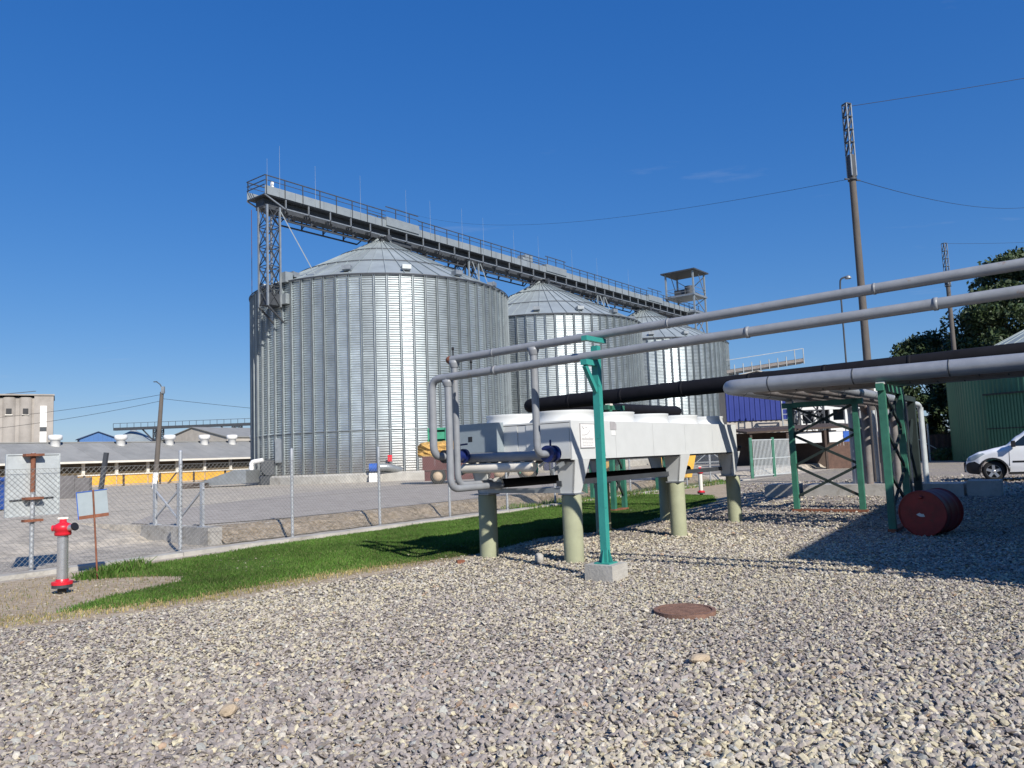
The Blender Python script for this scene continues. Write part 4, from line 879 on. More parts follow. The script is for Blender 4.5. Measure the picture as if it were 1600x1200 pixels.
# ================================================================== YARD BEHIND FENCE
mb = MB(GM); mb.bb((-.75, 8.45, -.1), (-.42, 11.15, .37)); solo('retaining_wall', mb, mCONCW, 'low grey concrete wall end below the three galvanised uprights', 'wall', G(-.55, 9.8, 0))
ft = thing('barrier_frame', 'open galvanised frame of three uprights with diagonal braces on the wall', 'frame', G(-.58, 9.8, .37))
FY = (8.85, 9.75, 10.75)
for y in FY:
    mb = MB(GM); mb.bb((-.66, y - .05, .37), (-.645, y + .05, 1.30)); mb.bb((-.66, y + .035, .37), (-.56, y + .05, 1.30)); mb.bb((-.70, y - .09, .37), (-.52, y + .09, .382)); part('upright', mb, mFPOST, ft)
for p, q_ in (((-.61, FY[2], .55), (-.61, FY[1], 1.18)), ((-.60, FY[1], .55), (-.60, FY[0], 1.18)), ((-.63, FY[1], .50), (-.63, FY[2], 1.15))):
    mb = MB(GM); mb.bar(p, q_, .035); part('brace', mb, mFPOST, ft)
mb = MB(); c = Vector((-19.9, 28.6, 0)); 
dm = thing('waste_container', 'blue metal waste container at the edge of the yard', 'container', c)
mb.ext([c + Vector((-.9, -.6, .35)), c + Vector((.75, -.6, .35)), c + Vector((.9, -.6, 1.45)), c + Vector((-1.05, -.6, 1.45))], (0, 1.2, 0)); part('body', mb, mBLUE, dm)
mb = MB(); mb.box(c + Vector((-.07, 0, 1.5)), (2.1, 1.34, .12)); part('lid', mb, mBLUE, dm)
mb = MB(); mb.box(c + Vector((0, 0, .22)), (1.6, 1.1, .30)); part('base', mb, mPLAST, dm)
for x in (-.7, .6):
    for y in (-.5, .5): mb = MB(); mb.tube(c + Vector((x - .0, y - .04, .10)), c + Vector((x, y + .04, .10)), .1, 12); part('castor', mb, mPLAST, dm)
mb = MB(); mb.bar((-17.1, 31.6, -.1), (-16.75, 31.6, 2.4), .15); solo('leaning_post', mb, mSTEELD, 'dark square post leaning in the yard behind the small sign', 'post', (-17.1, 31.6, 0))
cw = thing('concrete_slabs', 'dark grey concrete wall panel standing in front of the ochre barn', 'wall', (-22.2, 40, 0))
for i in range(4):
    mb = MB(GM @ Matrix.Identity(4)); w = .74; x = -25.0 + i * .76; mb = MB(); mb.bb((x, 39.8, 0), (x + w, 40.1, 1.5 - .12 * (i == 3))); part('slab', mb, mSLAB, cw)
# flat metal ramp and pallet by the first silo
rc = BM @ Vector((-10.8, 3.2, .32))
ra = thing('metal_ramp', 'grey sheet-metal wedge lying on the ground against the first silo', 'ramp', rc)
mb = MB(); mb.ext([rc + Vector((-2.6, -2.2, .1)), rc + Vector((1.4, -2.4, .2)), rc + Vector((1.4, -2.4, 1.05)), rc + Vector((.6, -2.4, 1.1))], (.3, 1.8, 0)); part('sheet', mb, mSTEEL, ra)
mb = MB()
for k in range(3): mb.box(rc + Vector((-2.1, -2.35, .05 + .12 * k)), (2.0, .8, .07))
part('planks', mb, mBROWN, ra)
# aeration fan by the silo foot
f1 = Vector((-9.0, 49.6, .3)); fn = thing('aeration_fan', 'blue aeration fan with white bracket at the foot of the first silo', 'fan', f1)
mb = MB(); mb.tube(f1 + Vector((-.35, 0, .95)), f1 + Vector((.15, 0, .95)), .26, 16); part('motor', mb, mBLUE, fn)
mb = MB(); mb.box(f1 + Vector((-.1, 0, .3)), (.5, .5, .6)); part('stand', mb, mVENT, fn)
mb = MB(); mb.pipe([f1 + Vector((.15, 0, .95)), f1 + Vector((.8, .2, .95)), f1 + Vector((1.5, .9, .7))], .24, 14, .3); part('duct', mb, mSTEEL, fn)
mb = MB(); mb.box((-8.1, 50.0, 1.8), (.28, .04, .42), .3); mb.box((-8.08, 49.97, 1.8), (.18, .03, .32), .3); solo('red_notice', mb, mRED, 'small red and white notice on the silo wall', 'notice', (-8.1, 50, 1.5))
f2 = Vector((-17.6, 53.2, .3)); fn = thing('aeration_fan', 'grey fan housing with white elbow at the shaded side of the first silo', 'fan', f2)
mb = MB(); mb.lathe([(0, -.25), (.55, -.25), (.55, .25), (0, .25)], f2 + Vector((.9, -.8, 1.2)), 20, axis=(.4, -.9, 0), smooth=False); part('housing', mb, mSTEELD, fn)
mb = MB(); mb.pipe([f2 + Vector((-.3, -.8, .2)), f2 + Vector((-.3, -.8, 1.6)), f2 + Vector((.5, -.8, 1.7))], .16, 12, .2); part('elbow', mb, mVENT, fn)
mb = MB(); mb.box(f2 + Vector((1.0, -.6, .3)), (1.2, .9, .6)); part('base', mb, mSTEELD, fn)
mb = MB(); mb.box(f2 + Vector((1.7, -1.0, 2.3)), (.5, .5, 1.6)); part('cabinet', mb, mSTEEL, fn)

# farm trailer with straw, crates, wheeled machines beyond the unit
def wheel(parent, c, r, w, axis, rim=mRIM, tyre=mTYRE):
    mb = MB(); a_ = Vector(axis).normalized()
    mb.lathe([(r * .6, -w / 2), (r * .92, -w / 2), (r, -w * .3), (r, w * .3), (r * .92, w / 2), (r * .6, w / 2)], c, 28, axis=a_); wo = part('wheel', mb, tyre, parent)
    mb = MB(); mb.lathe([(0, -w * .25), (r * .2, -w * .3), (r * .45, -w * .22), (r * .6, -w * .42), (r * .62, w * .4), (0, w * .3)], c, 24, axis=a_); part('rim', mb, rim, wo)
tl_ = Vector((-3.2, 41.0, .32)); tr = thing('farm_trailer', 'dark maroon farm trailer loaded with straw near the first silo', 'trailer', tl_)
tM = Matrix.Translation(tl_) @ Matrix.Rotation(R(6), 4, 'Z')
mb = MB(tM); mb.bb((-1.7, -1.1, .75), (2.2, 1.1, .95)); part('chassis', mb, mMAROON, tr)
for i in range(6): mb = MB(tM); mb.bb((-1.7 + .65 * i + .01, -1.12, .95), (-1.7 + .65 * (i + 1) - .01, -1.06, 1.45)); part('side_board', mb, mMAROON, tr)
mb = MB(tM); mb.bb((-1.6, -1.0, .2), (2.0, -.9, .74)); part('skirt', mb, mMAROON, tr)
for x in (-.9, 1.4): wheel(tr, tM @ Vector((x, -.95, .42)), .42, .26, (0, -1, 0))
bm_ = bmesh.new(); bmesh.ops.create_icosphere(bm_, subdivisions=4, radius=1)
for v_ in bm_.verts:
    c0 = v_.co.copy(); e_ = 4.; s_ = (abs(c0.x) ** e_ + abs(c0.y) ** e_ + abs(c0.z) ** e_) ** (-1 / e_); c0 *= s_; v_.co = Vector((c0.x * 1.6, c0.y * 1.1, c0.z * .48)) * random.uniform(.93, 1.06)
me = bpy.data.meshes.new('straw_load'); bm_.to_mesh(me); bm_.free(); me.materials.append(mHAY)
o = link('straw_load', me, None, tuple(tM @ Vector((-.3, -.1, 1.75))), R(6)); o['label'] = 'heap of golden straw lying on the maroon trailer'; o['category'] = 'straw'
def crate(name, c, d, m_, label):
    r_ = thing(name, label, 'crate', Vector(c) - Vector((0, 0, d[2] / 2)))
    mb = MB(); mb.box(c, (d[0], d[1], d[2])); part('body', mb, m_, r_)
    for k in (-1, 1):
        for z in (-.3, .3): mb = MB(); mb.box((c[0], c[1] - d[1] / 2 - .02, c[2] + z * d[2]), (d[0] * 1.02, .03, .08)); part('slat', mb, m_, r_)
        mb = MB(); mb.box((c[0] + k * d[0] * .46, c[1] - d[1] / 2 - .04, c[2]), (.06, .03, d[2])); part('corner_post', mb, m_, r_)
crate('crate', tM @ Vector((-.85, .2, 2.55)), (1.0, .9, .8), mTARPG, 'green wooden crate standing on top of the straw')
crate('crate', tM @ Vector((.62, .2, 2.4)), (1.1, .8, .5), mSIGN, 'flat beige-grey crate standing on top of the straw')
m2 = Vector((.9, 41.5, .32)); tr = thing('wheeled_machine', 'dark farm implement with two tan-rimmed wheels behind the cooling unit', 'machine', m2)
for x in (-1.75, -.25): wheel(tr, m2 + Vector((x, -.9, .56)), .56, .34, (0, -1, 0))
mb = MB(); mb.box(m2 + Vector((-.9, 0, 1.1)), (3.0, 1.3, .5)); mb.box(m2 + Vector((-1.0, 0, 1.6)), (1.6, 1.1, .5)); part('frame', mb, mMAROON, tr)
for x in (-.65, .25): mb = MB(); mb.bar(m2 + Vector((x, -1.1, .4)), m2 + Vector((x, -1.1, 1.6)), .07); part('green_stanchion', mb, mTARPG, tr)
m3 = Vector((3.1, 40.5, .32)); tr = thing('machine_bin', 'dark blue machine hopper parked beside the tan-rimmed wheels', 'machine', m3)
mb = MB(); mb.ext([m3 + Vector((-1.6, -.8, .5)), m3 + Vector((1.6, -.8, .5)), m3 + Vector((1.9, -.8, 1.45)), m3 + Vector((-1.7, -.8, 1.45))], (0, 1.6, 0)); part('hopper', mb, mDBLUE, tr)
for x in np.arange(-1.3, 1.6, .45): mb = MB(); mb.box(m3 + Vector((x, -.83, 1.0)), (.08, .06, .9)); part('rib', mb, mSTEELD, tr)
for x in (-1.2, 1.2):
    for y in (-.6, .6): mb = MB(); mb.box(m3 + Vector((x, y, .25)), (.14, .14, .5)); part('leg', mb, mSTEELD, tr)
m4 = Vector((6.9, 34.0, .3)); tr = thing('skip', 'small yellow skip with blue top seen under the cooling unit', 'skip', m4)
mb = MB(); mb.ext([m4 + Vector((-.7, -.6, .12)), m4 + Vector((.7, -.6, .12)), m4 + Vector((.95, -.6, 1.15)), m4 + Vector((-.95, -.6, 1.15))], (0, 1.2, 0)); part('body', mb, mYEL, tr)
mb = MB(); mb.box(m4 + Vector((0, 0, 1.55)), (1.7, 1.1, .75)); part('blue_tank', mb, mBLUE, tr)
mb = MB(); mb.box(m4 + Vector((-.5, 0, .06)), (.2, 1.1, .12)); mb.box(m4 + Vector((.5, 0, .06)), (.2, 1.1, .12)); part('skids', mb, mSTEELD, tr)
m5 = Vector((4.0, 33.5, .3)); tr = thing('seed_drill', 'small rusty orange machine frame behind the fence', 'machine', m5)
mb = MB()
for p, q_ in (((-.7, 0, 0), (-.5, 0, 1.1)), ((.7, 0, 0), (.5, 0, 1.1)), ((-.7, .5, 0), (-.5, .5, 1.1)), ((.7, .5, 0), (.5, .5, 1.1)), ((-.5, 0, 1.1), (.5, .0, 1.1)), ((-.5, .5, 1.1), (.5, .5, 1.1)), ((-.6, 0, .5), (.6, .5, .5))): mb.bar(m5 + Vector(p), m5 + Vector(q_), .09)
part('frame', mb, mRUST, tr); mb = MB(); mb.tube(m5 + Vector((-.4, .25, .7)), m5 + Vector((.5, .25, .75)), .26, 14); part('drum', mb, mHAY, tr)
for i, (x, y) in enumerate(((14.5, 8.6), (17.6, 8.9), (20.8, 8.4))):
    mb = MB(GM); mb.bb((x - .06, y - .06, 0), (x + .06, y + .06, 2.3)); solo('gate_post', mb, mGREEN, 'old green square post in the yard behind the chain-link fence', 'post', G(x, y, 0), 'old green posts')

# ================================================================== POLES AND WIRES
def cable(name, p, q, sag, label, r=.012, group='overhead wires', n=24):
    p, q = Vector(p), Vector(q); mb = MB(); pts_ = [p.lerp(q, i / n) - Vector((0, 0, sag * 4 * (i / n) * (1 - i / n))) for i in range(n + 1)]
    mb.pipe(pts_, r, 5, .001, 1); return solo(name, mb, mPLAST, label, 'wire', tuple(p), group)
def tall_pole(base, h, r, label, lat=3.2, lean=(-.01, 0)):
    c = Vector(base); t = thing('utility_pole', label, 'pole', c, 'tall poles with lattice tops')
    top = c + Vector((lean[0] * h, lean[1] * h, h)); lc = c + Vector((lean[0] * (h - lat), lean[1] * (h - lat), h - lat))
    mb = MB(); mb.tube(c - Vector((0, 0, .3)), lc, r, 16, r * .78); part('shaft', mb, mPOLE, t)
    a_ = r * .72; Mx = Matrix.Translation(lc) @ Matrix.Rotation(R(20), 4, 'Z')
    for x in (-a_, a_):
        for y in (-a_, a_): mb = MB(Mx); mb.bar((x, y, -.9), (x, y, lat), .045); part('lattice_leg', mb, mSTEEL, t)
    mb = MB(Mx); nb = 4; dz = lat / nb
    for i in range(nb):
        for y in (-a_, a_): mb.bar((-a_, y, i * dz), (a_, y, (i + 1) * dz), .045); mb.bar((-a_, y, (i + 1) * dz), (a_, y, (i + 1) * dz), .045)
        for x in (-a_, a_): mb.bar((x, -a_, (i + 1) * dz), (x, a_, i * dz), .045); mb.bar((x, -a_, (i + 1) * dz), (x, a_, (i + 1) * dz), .045)
    part('lattice', mb, mSTEELD, t)
    mb = MB(Mx); mb.box((0, 0, -.5), (a_ * 2.2, a_ * 2.2, .9)); part('sleeve', mb, mSTEELD, t)
    mb = MB(Mx); mb.lathe([(r * .8, -1.1), (r * 1.1, -1.1), (r * 1.1, -1.0), (r * .8, -1.0)], (0, 0, 0), 16); mb.bar((-.4, 0, -1.05), (.4, 0, -1.05), .05); part('collar', mb, mSTEELD, t)
    return top, lc
ptop, pl = tall_pole((14.45, 31, 0), 15.75, .165, 'tall weathered pole with lattice top behind the trestle', 2.2, (.0, 0))
ptop2, pl2 = tall_pole((38.9, 67, 0), 19.0, .22, 'slimmer lattice-topped pole standing in front of the trees', 2.8, (0, 0))
cable('wire', ptop - Vector((0, 0, .1)), (60, 43, 28), .6, 'thin wire climbing from the top of the tall pole')
cable('wire', pl - Vector((0, 0, 1.0)), (62, 80, 28), 1.8, 'slack wire hanging from the collar of the tall pole')
cable('wire', pl - Vector((0, 0, 1.0)), (-16, 110, 38.5), 2.2, 'long faint wire running from the tall pole past the silos', .009)
cable('wire', ptop2, (80, 75, 24), 1.2, 'thin wire running from the slimmer pole over the trees')
sl_ = Vector((20.6, 47, 0)); t = thing('street_lamp', 'thin street lamp with a hooked head beside the tall pole', 'street lamp', sl_)
mb = MB(); mb.pipe([sl_, sl_ + Vector((0, 0, 11.3)), sl_ + Vector((-.0, -.1, 11.8)), sl_ + Vector((.35, -.2, 11.9))], .055, 8, .2); part('post', mb, mSTEELD, t)
mb = MB(); mb.lathe([(.0, .2), (.14, .12), (.2, 0), (.18, -.04), (0, -.05)], sl_ + Vector((.45, -.2, 11.8)), 14); part('lamp_head', mb, mSTEEL, t)
# leaning lamp pole left
lb = Vector((-25.7, 55.0, .1)); lt = Vector((-25.2, 55.0, 7.2))
t = thing('lamp_pole', 'leaning grey pole with a curved lamp arm and whitewashed foot', 'street lamp', lb)
mb = MB(); mb.tube(lb - Vector((0, 0, .2)), lt, .19, 12, .13); part('shaft', mb, mPOLE, t)
mb = MB(); mb.tube(lb, lb + (lt - lb) * .19, .2, 12, .19); part('whitewash', mb, mVENT, t)
mb = MB(); mb.pipe([lt - Vector((0, 0, .3)), lt + Vector((-.02, 0, .3)), lt + Vector((-.12, 0, .55)), lt + Vector((-.4, 0, .75))], .035, 8, .3); part('lamp_arm', mb, mSTEELD, t)
mb = MB(); mb.box(lt + Vector((-.48, 0, .75)), (.24, .1, .06)); part('lamp_head', mb, mSTEELD, t)
mb = MB(); mb.box(lt + Vector((.12, -.1, .12)), (.22, .15, .5)); part('bracket', mb, mSTEEL, t)
for dz, sg_, wl in ((.1, 1.0, 'upper'), (-.35, 1.2, 'lower')):
    cable('wire', lt + Vector((-.1, 0, dz - .3)), (-62, 62, 6.6 + dz * 2), sg_, wl + ' overhead wire from the leaning lamp pole towards the grain elevator', .014)
cable('wire', lt + Vector((.1, 0, -.5)), (2, 78, 5.0), .5, 'overhead wire from the leaning lamp pole towards the silos', .014)

# ================================================================== LEFT BACKGROUND
# barn aligned with the fence; frame: x along, y deep
bA = Vector((-43.0, 64.0, 0)); bB = Vector((-26.0, 87.0, 0)); bd_ = (bB - bA).normalized(); bn = Vector((-bd_.y, bd_.x, 0))
def frame(o, d): n_ = Vector((-d.y, d.x, 0)); return Matrix(((d.x, n_.x, 0, o.x), (d.y, n_.y, 0, o.y), (0, 0, 1, o.z), (0, 0, 0, 1)))
BF = frame(bA, bd_); BL0, BL1, BW = -26, 34, 11
barn = thing('barn', 'long low barn with grey roof, white roof vents and ochre wall', 'barn', BF @ Vector((5, 5, 0)))
mb = MB(BF); mb.bb((BL0, .35, 0), (BL1, BW, 1.4)); part('wall', mb, mBEIGE, barn)
mb = MB(BF); mb.bb((BL0 + .1, .45, 1.4), (BL1 - .1, BW - .1, 2.62)); part('window_strip', mb, mWINB, barn)
k = 0
for x in np.arange(BL0, BL1 - .1, 3.0):
    mb = MB(BF); mb.bb((x + .06, .27, .25 if x > -1 else .2), (x + 2.94, .345, 1.30)); part('wall_panel', mb, mYEL if x > -14 else mCONCW, barn)
    mb = MB(BF); mb.bb((x - .13, .25, 1.42), (x + .13, .44, 2.6)); part('pillar', mb, mCREAM, barn)
mb = MB(BF); mb.bb((BL0, .18, 1.31), (BL1, .44, 1.42)); part('sill', mb, mCREAM, barn)
EZ, RZ = 2.62, 4.55
me_rp = None
for side in (0, 1):
    for i, x in enumerate(np.arange(BL0 - .6, BL1 + .4, 1.5)):
        mb = MB(BF); y0_, y1_ = ((-.55, BW / 2) if side == 0 else (BW + .55, BW / 2)); dz = .012 * (i % 2)
        mb.add([(x, y0_, EZ - .0 + dz), (x + 1.5, y0_, EZ + dz), (x + 1.5, y1_, RZ + dz), (x, y1_, RZ + dz), (x, y0_, EZ - .09 + dz), (x + 1.5, y0_, EZ - .09 + dz), (x + 1.5, y1_, RZ - .09 + dz), (x, y1_, RZ - .09 + dz)], [(0, 1, 2, 3), (7, 6, 5, 4), (0, 4, 5, 1), (1, 5, 6, 2), (2, 6, 7, 3), (3, 7, 4, 0)])
        part('roof_sheet', mb, mROOFB, barn)
mb = MB(BF); mb.bb((BL0 - .6, -.62, EZ - .16), (BL1 + .4, -.56, EZ + .02)); part('gutter', mb, mCREAM, barn)
mb = MB(BF); mb.bb((BL0 - .6, BW / 2 - .2, RZ - .02), (BL1 + .4, BW / 2 + .2, RZ + .07)); part('ridge_cap', mb, mROOFB, barn)
for x in (-20, -13, -6, .2, 6.4, 12.5, 17.6, 21.6, 25, 28):
    mb = MB(BF); mb.lathe([(.42, RZ - .9), (.42, RZ + .2), (.58, RZ + .25), (.60, RZ + .62), (.50, RZ + .70), (0, RZ + .72)], (x, BW / 2 - .9, 0), 16); part('roof_vent', mb, mVENT, barn)
# corral fence in front of the barn
cf = thing('corral_fence', 'low rail fence with dark posts in front of the ochre barn', 'fence', BF @ Vector((6, -3, 0)))
for x in np.arange(-8, 26, 3.4): mb = MB(BF); mb.bar((x, -3, 0), (x, -3, 1.35), .14); part('post', mb, mBROWN, cf)
for z in (.45,): mb = MB(BF); mb.bar((-8, -3, z), (24, -3, z), .09); part('rail', mb, mCONCW, cf)
for x in (1, 14): mb = MB(BF); mb.bar((x, -3.0, 1.3), (x - 1.4, -3.6, .05), .1); part('stay', mb, mBROWN, cf)
# grain elevator
ev = thing('grain_elevator', 'tall stained concrete grain elevator of joined round bins', 'building', (-105, 158, 0))
EF = frame(Vector((-90.0, 150, 0)), Vector((.86, .51, 0)).normalized())
for i in range(10):
    x = -4.6 - 2.7 * i
    mb = MB(EF); mb.lathe([(1.36, 0), (1.36, 16.6)], (x, 1.0, 0), 14, t0=math.pi, t1=2 * math.pi); part('bin', mb, mELEV, ev)
    mb = MB(EF); mb.bb((x - .45, -.46, 13.3), (x + .45, -.34, 14.4)); w_ = part('window', mb, mDARK, ev)
    mb = MB(EF); mb.bb((x - .6, -.5, 13.1), (x + .6, -.35, 13.28)); part('sill', mb, mCREAM, w_)
mb = MB(EF); mb.bb((-34, .15, 0), (-.1, 12, 16.5)); part('core', mb, mELEV, ev)
mb = MB(EF); mb.bb((-3.2, -.4, 0), (0, 8, 16.9)); part('stair_tower', mb, mELEV, ev)
for (z0_, z1_) in ((10.8, 14.9), (6.4, 9.9)): mb = MB(EF); mb.bb((-2.2, -.52, z0_), (-1.1, -.41, z1_)); part('stair_window', mb, mVENT, ev)
mb = MB(EF); mb.bb((-2.2, -.52, 10.0), (-1.1, -.41, 10.7)); part('stair_panel', mb, mSTEELD, ev)
mb = MB(EF); mb.bb((-34.2, -.6, 16.92), (.15, 12.2, 17.2)); part('roof_slab', mb, mELEV, ev)
mb = MB(EF); mb.tube((-11.6, 2, 17.2), (-11.6, 2, 29), .08, 6, .04); an_ = part('antenna', mb, mSTEEL, ev)
mb = MB(EF); mb.lathe([(0, -.5), (.5, 0), (0, .5)], (-11.6, 1.6, 20.6), 12, axis=(0, 1, 0)); part('dish', mb, mVENT, an_)
mb = MB(EF); mb.bar((-8, 1, 17.3), (-3, 1, 17.9), .12); part('roof_rail', mb, mSTEELD, ev)
# blue gabled hall
def gable(name, label, c, w, d, h, rise, mw, mr, rz=0, door=None, along='x', panels=8):
    t = thing(name, label, 'building', c); M = Matrix.Translation(c) @ Matrix.Rotation(rz, 4, 'Z')
    for i in range(panels):
        x0_, x1_ = -w / 2 + w * i / panels + .01, -w / 2 + w * (i + 1) / panels - .01
        mb = MB(M); f_ = lambda x: h + rise * (1 - abs(x) / (w / 2))
        mb.ext([(x0_, -d / 2, 0), (x1_, -d / 2, 0), (x1_, -d / 2, f_(x1_)), ((x0_ + x1_) / 2 if x0_ * x1_ < 0 else x0_, -d / 2, f_((x0_ + x1_) / 2 if x0_ * x1_ < 0 else x0_)), (x0_, -d / 2, f_(x0_))] if x0_ * x1_ < 0 else [(x0_, -d / 2, 0), (x1_, -d / 2, 0), (x1_, -d / 2, f_(x1_)), (x0_, -d / 2, f_(x0_))], (0, .15, 0)); part('wall_panel', mb, mw, t)
    for x in (-w / 2, w / 2 - .15): mb = MB(M); mb.bb((x, -d / 2 + .16, 0), (x + .15, d / 2, h)); part('side_wall', mb, mw, t)
    for sx_ in (-1, 1):
        mb = MB(M); mb.add([(sx_ * (w / 2 + .3), -d / 2 - .3, h - .05), (0, -d / 2 - .3, h + rise + .12), (0, d / 2 + .3, h + rise + .12), (sx_ * (w / 2 + .3), d / 2 + .3, h - .05), (sx_ * (w / 2 + .3), -d / 2 - .3, h - .25), (0, -d / 2 - .3, h + rise - .0), (0, d / 2 + .3, h + rise), (sx_ * (w / 2 + .3), d / 2 + .3, h - .25)], [(0, 1, 2, 3), (4, 7, 6, 5), (0, 4, 5, 1), (3, 2, 6, 7), (0, 3, 7, 4)]); part('roof', mb, mr, t)
    return t
gable('blue_hall', 'small blue gabled hall far behind the barn roof', Vector((-83.6, 154, 0)), 6.4, 5, 8.4, 1.2, mat('pale_blue_cladding', (.05, .14, .34), .55, 0, .08, .5), mat('navy_roof', (.02, .04, .10), .5, 0, .1, .5), R(34))
# distant silos with their own conveyor
def far_silo(c, r, e, pk, label):
    t = thing('distant_silo', label, 'silo', c, 'distant silos behind the barn')
    mb = MB(); mb.lathe([(r, 0), (r, e)], c, 40); part('wall', mb, mGALV, t)
    mb = MB(); mb.lathe([(r + .2, e - .05), (.8, pk), (.6, pk + .5), (0, pk + .5)], c, 40); part('roof', mb, mGALVR, t)
    mb = MB(); mb.lathe([(r + .22, e - .1), (r + .3, e), (r + .22, e + .08)], c, 40); part('eave', mb, mSTEELD, t)
far_silo(Vector((-100.5, 203, 0)), 7.5, 8.6, 12.2, 'small distant silo with pale cone at the outer end of its conveyor')
far_silo(Vector((-84, 203, 0)), 7.5, 8.2, 11.8, 'distant silo with pale cone under the middle of its conveyor')
dc = thing('distant_conveyor', 'thin conveyor gallery on struts above the distant silos', 'conveyor', (-85, 200, 0))
mb = MB(); mb.bb((-104, 199.4, 12.3), (-62, 200.6, 13.0)); part('gallery', mb, mSTEELD, dc)
mb = MB(); mb.bar((-104, 199.4, 14.1), (-62, 199.4, 14.1), .1)
for x in np.arange(-104, -62, 1.8): mb.bar((x, 199.4, 13), (x, 199.4, 14.1), .09)
part('railing', mb, mSTEELD, dc)
for x in (-92.5, -72):
    mb = MB(); lattice(mb, x - 1, x + 1, 199.2, 200.8, 0, 12.3, .25, .13, 5); mb.bar((x - 4.2, 200, 12.4), (x - 1, 200, 9), .3); part('support', mb, mSTEELD, dc)
gable('grey_hall', 'wide grey hall roof showing behind the barn, next to the distant silos', Vector((-64, 178, 0)), 22, 24, 8.2, 2.4, mBEIGE, mROOFB, R(-30), panels=10)

# ================================================================== RIGHT BACKGROUND
# blue-clad building on beige base with white bays
rb_ = thing('blue_clad_building', 'building with deep blue cladding above a beige wall behind the silos', 'building', (19, 66, 0))
W0, W1, YB = 17.2, 22.2, 62.0
for i in range(24):
    x = W0 + (W1 - W0) * i / 24; mb = MB(); mb.bb((x + .01, YB - .10 - .05 * (i % 2), 3.75), (x + (W1 - W0) / 24 - .01, YB + .1, 6.5)); part('cladding_strip', mb, mBLUEC, rb_)
mb = MB(); mb.bb((W0, YB + .0, 0), (W1, 64, 3.73)); part('base_wall', mb, mBEIGE, rb_)
mb = MB(); mb.bb((W0, YB + .12, 3.74), (W1, 64, 6.48)); part('core', mb, mBEIGE, rb_)
mb = MB(); mb.ext([(W0 - .4, YB - .5, 6.52), (W1 + .2, YB - .5, 6.52), (W1 + .2, YB - .5, 6.7), (W0 - .4, YB - .5, 6.7)], (0, 3, .2)); part('roof', mb, mROOFB, rb_)
wb = thing('white_hall', 'white hall with tall bays and columns beside the blue cladding', 'building', (29, 70, 0))
X0, X1, YW = 22.4, 30.6, 64.0
mb = MB(); mb.bb((X0, YW, 4.5), (X1, YW + .3, 7.0)); part('upper_wall', mb, mWALLW, wb)
mb = MB(); mb.bb((X0, YW + 2.0, 0), (X1, YW + 14, 6.9)); part('rear_wall', mb, mSTEELD, wb)
mb = MB(); mb.ext([(X0 - .5, YW - .8, 7.0), (X1 + .5, YW - .8, 7.0), (X1 + .5, YW - .8, 7.25), (X0 - .5, YW - .8, 7.25)], (0, 16, 1.2)); part('roof', mb, mROOFB, wb)
for i in range(7):
    x = X0 + .1 + i * 1.28; mb = MB(); mb.bb((x, YW, 0), (x + .28, YW + .3, 4.49)); part('column', mb, mWALLW, wb)
    if i < 6:
        hgt = [2.9, 3.4, 2.5, 3.6, 3.2][i % 5]; mb = MB(); mb.bb((x + .29, YW + .1, .1), (x + 1.24, YW + .2, hgt)); part('bay_panel', mb, mWALLW if i % 4 else mSIGNB, wb)
        for z in (1.2, 2.2): mb = MB(); mb.bb((x + .29, YW + .05, z), (x + 1.24, YW + .098, z + .12)); part('rail', mb, mSTEELD, wb)
st = thing('ladder_stair', 'grey steel ladder cage against the corner of the blue cladding', 'stair', (20.8, 58, 0))
for x in (20.3, 20.8, 21.4): mb = MB(); mb.bar((x, 58, 0), (x, 58, 7.0), .08); part('stile', mb, mSTEEL, st)
for z in np.arange(.4, 7, .4): mb = MB(); mb.bar((20.3, 58, z), (20.8, 58, z), .05); part('rung', mb, mSTEEL, st)
mb = MB(); lattice(mb, 21.4, 23.2, 57.4, 58.6, 2.2, 6.2, .1, .07, 2); part('cage', mb, mSTEELD, st)
ln = thing('lean_to', 'low lean-to shelter with dark roof and pale wall panels behind the green gate', 'shed', (19, 53, 0))
mb = MB(); mb.ext([(15.3, 50.6, 2.5), (23.0, 50.6, 2.7), (23.0, 50.6, 2.83), (15.3, 50.6, 2.63)], (0, 4.5, .3)); part('roof', mb, mBROWN, ln)
mb = MB(); mb.bb((15.5, 54.5, 0), (22.8, 54.8, 2.6)); part('back_wall', mb, mBROWN, ln)
for (x, w, m_) in ((18.1, 2.2, mWALLW), (20.8, .9, mWALLW), (21.75, .9, mBLUE)): mb = MB(); mb.bb((x, 50.9, 1.75), (x + w, 50.98, 2.45)); part('wall_panel', mb, m_, ln)
for x in (15.6, 18.0, 20.5, 22.8): mb = MB(); mb.bar((x, 50.8, 0), (x, 50.8, 2.55), .14); part('post', mb, mBROWN, ln)
mb = MB(); mb.bb((20.6, 51.0, 0), (22.7, 51.1, 1.5)); part('lower_panel', mb, mWOOD, ln)
gt = thing('mesh_gate', 'green framed wire gate at the end of the chain-link fence', 'gate', (13.8, 41.3, 0))
gA, gB = Vector((12.2, 39.9, 0)), Vector((15.6, 43.2, 0))
for k in np.linspace(0, 1, 3): p = gA.lerp(gB, k); mb = MB(); mb.bar(p, p + Vector((0, 0, 2.1)), .14); part('post', mb, mGREEN, gt)
for k in np.linspace(0, 1, 34): p = gA.lerp(gB, k); mb = MB(); mb.bar(p + Vector((0, 0, .1)), p + Vector((0, 0, 2.0)), .03); part('bar', mb, mSIGN, gt)
for z in (.12, 1.0, 1.98): mb = MB(); mb.bar(gA + Vector((0, 0, z)), gB + Vector((0, 0, z)), .05); part('rail', mb, mSIGN, gt)
gt = thing('low_barrier', 'low grey pipe barrier in the yard between cooling unit and green gate', 'barrier', (10.8, 42, .3))
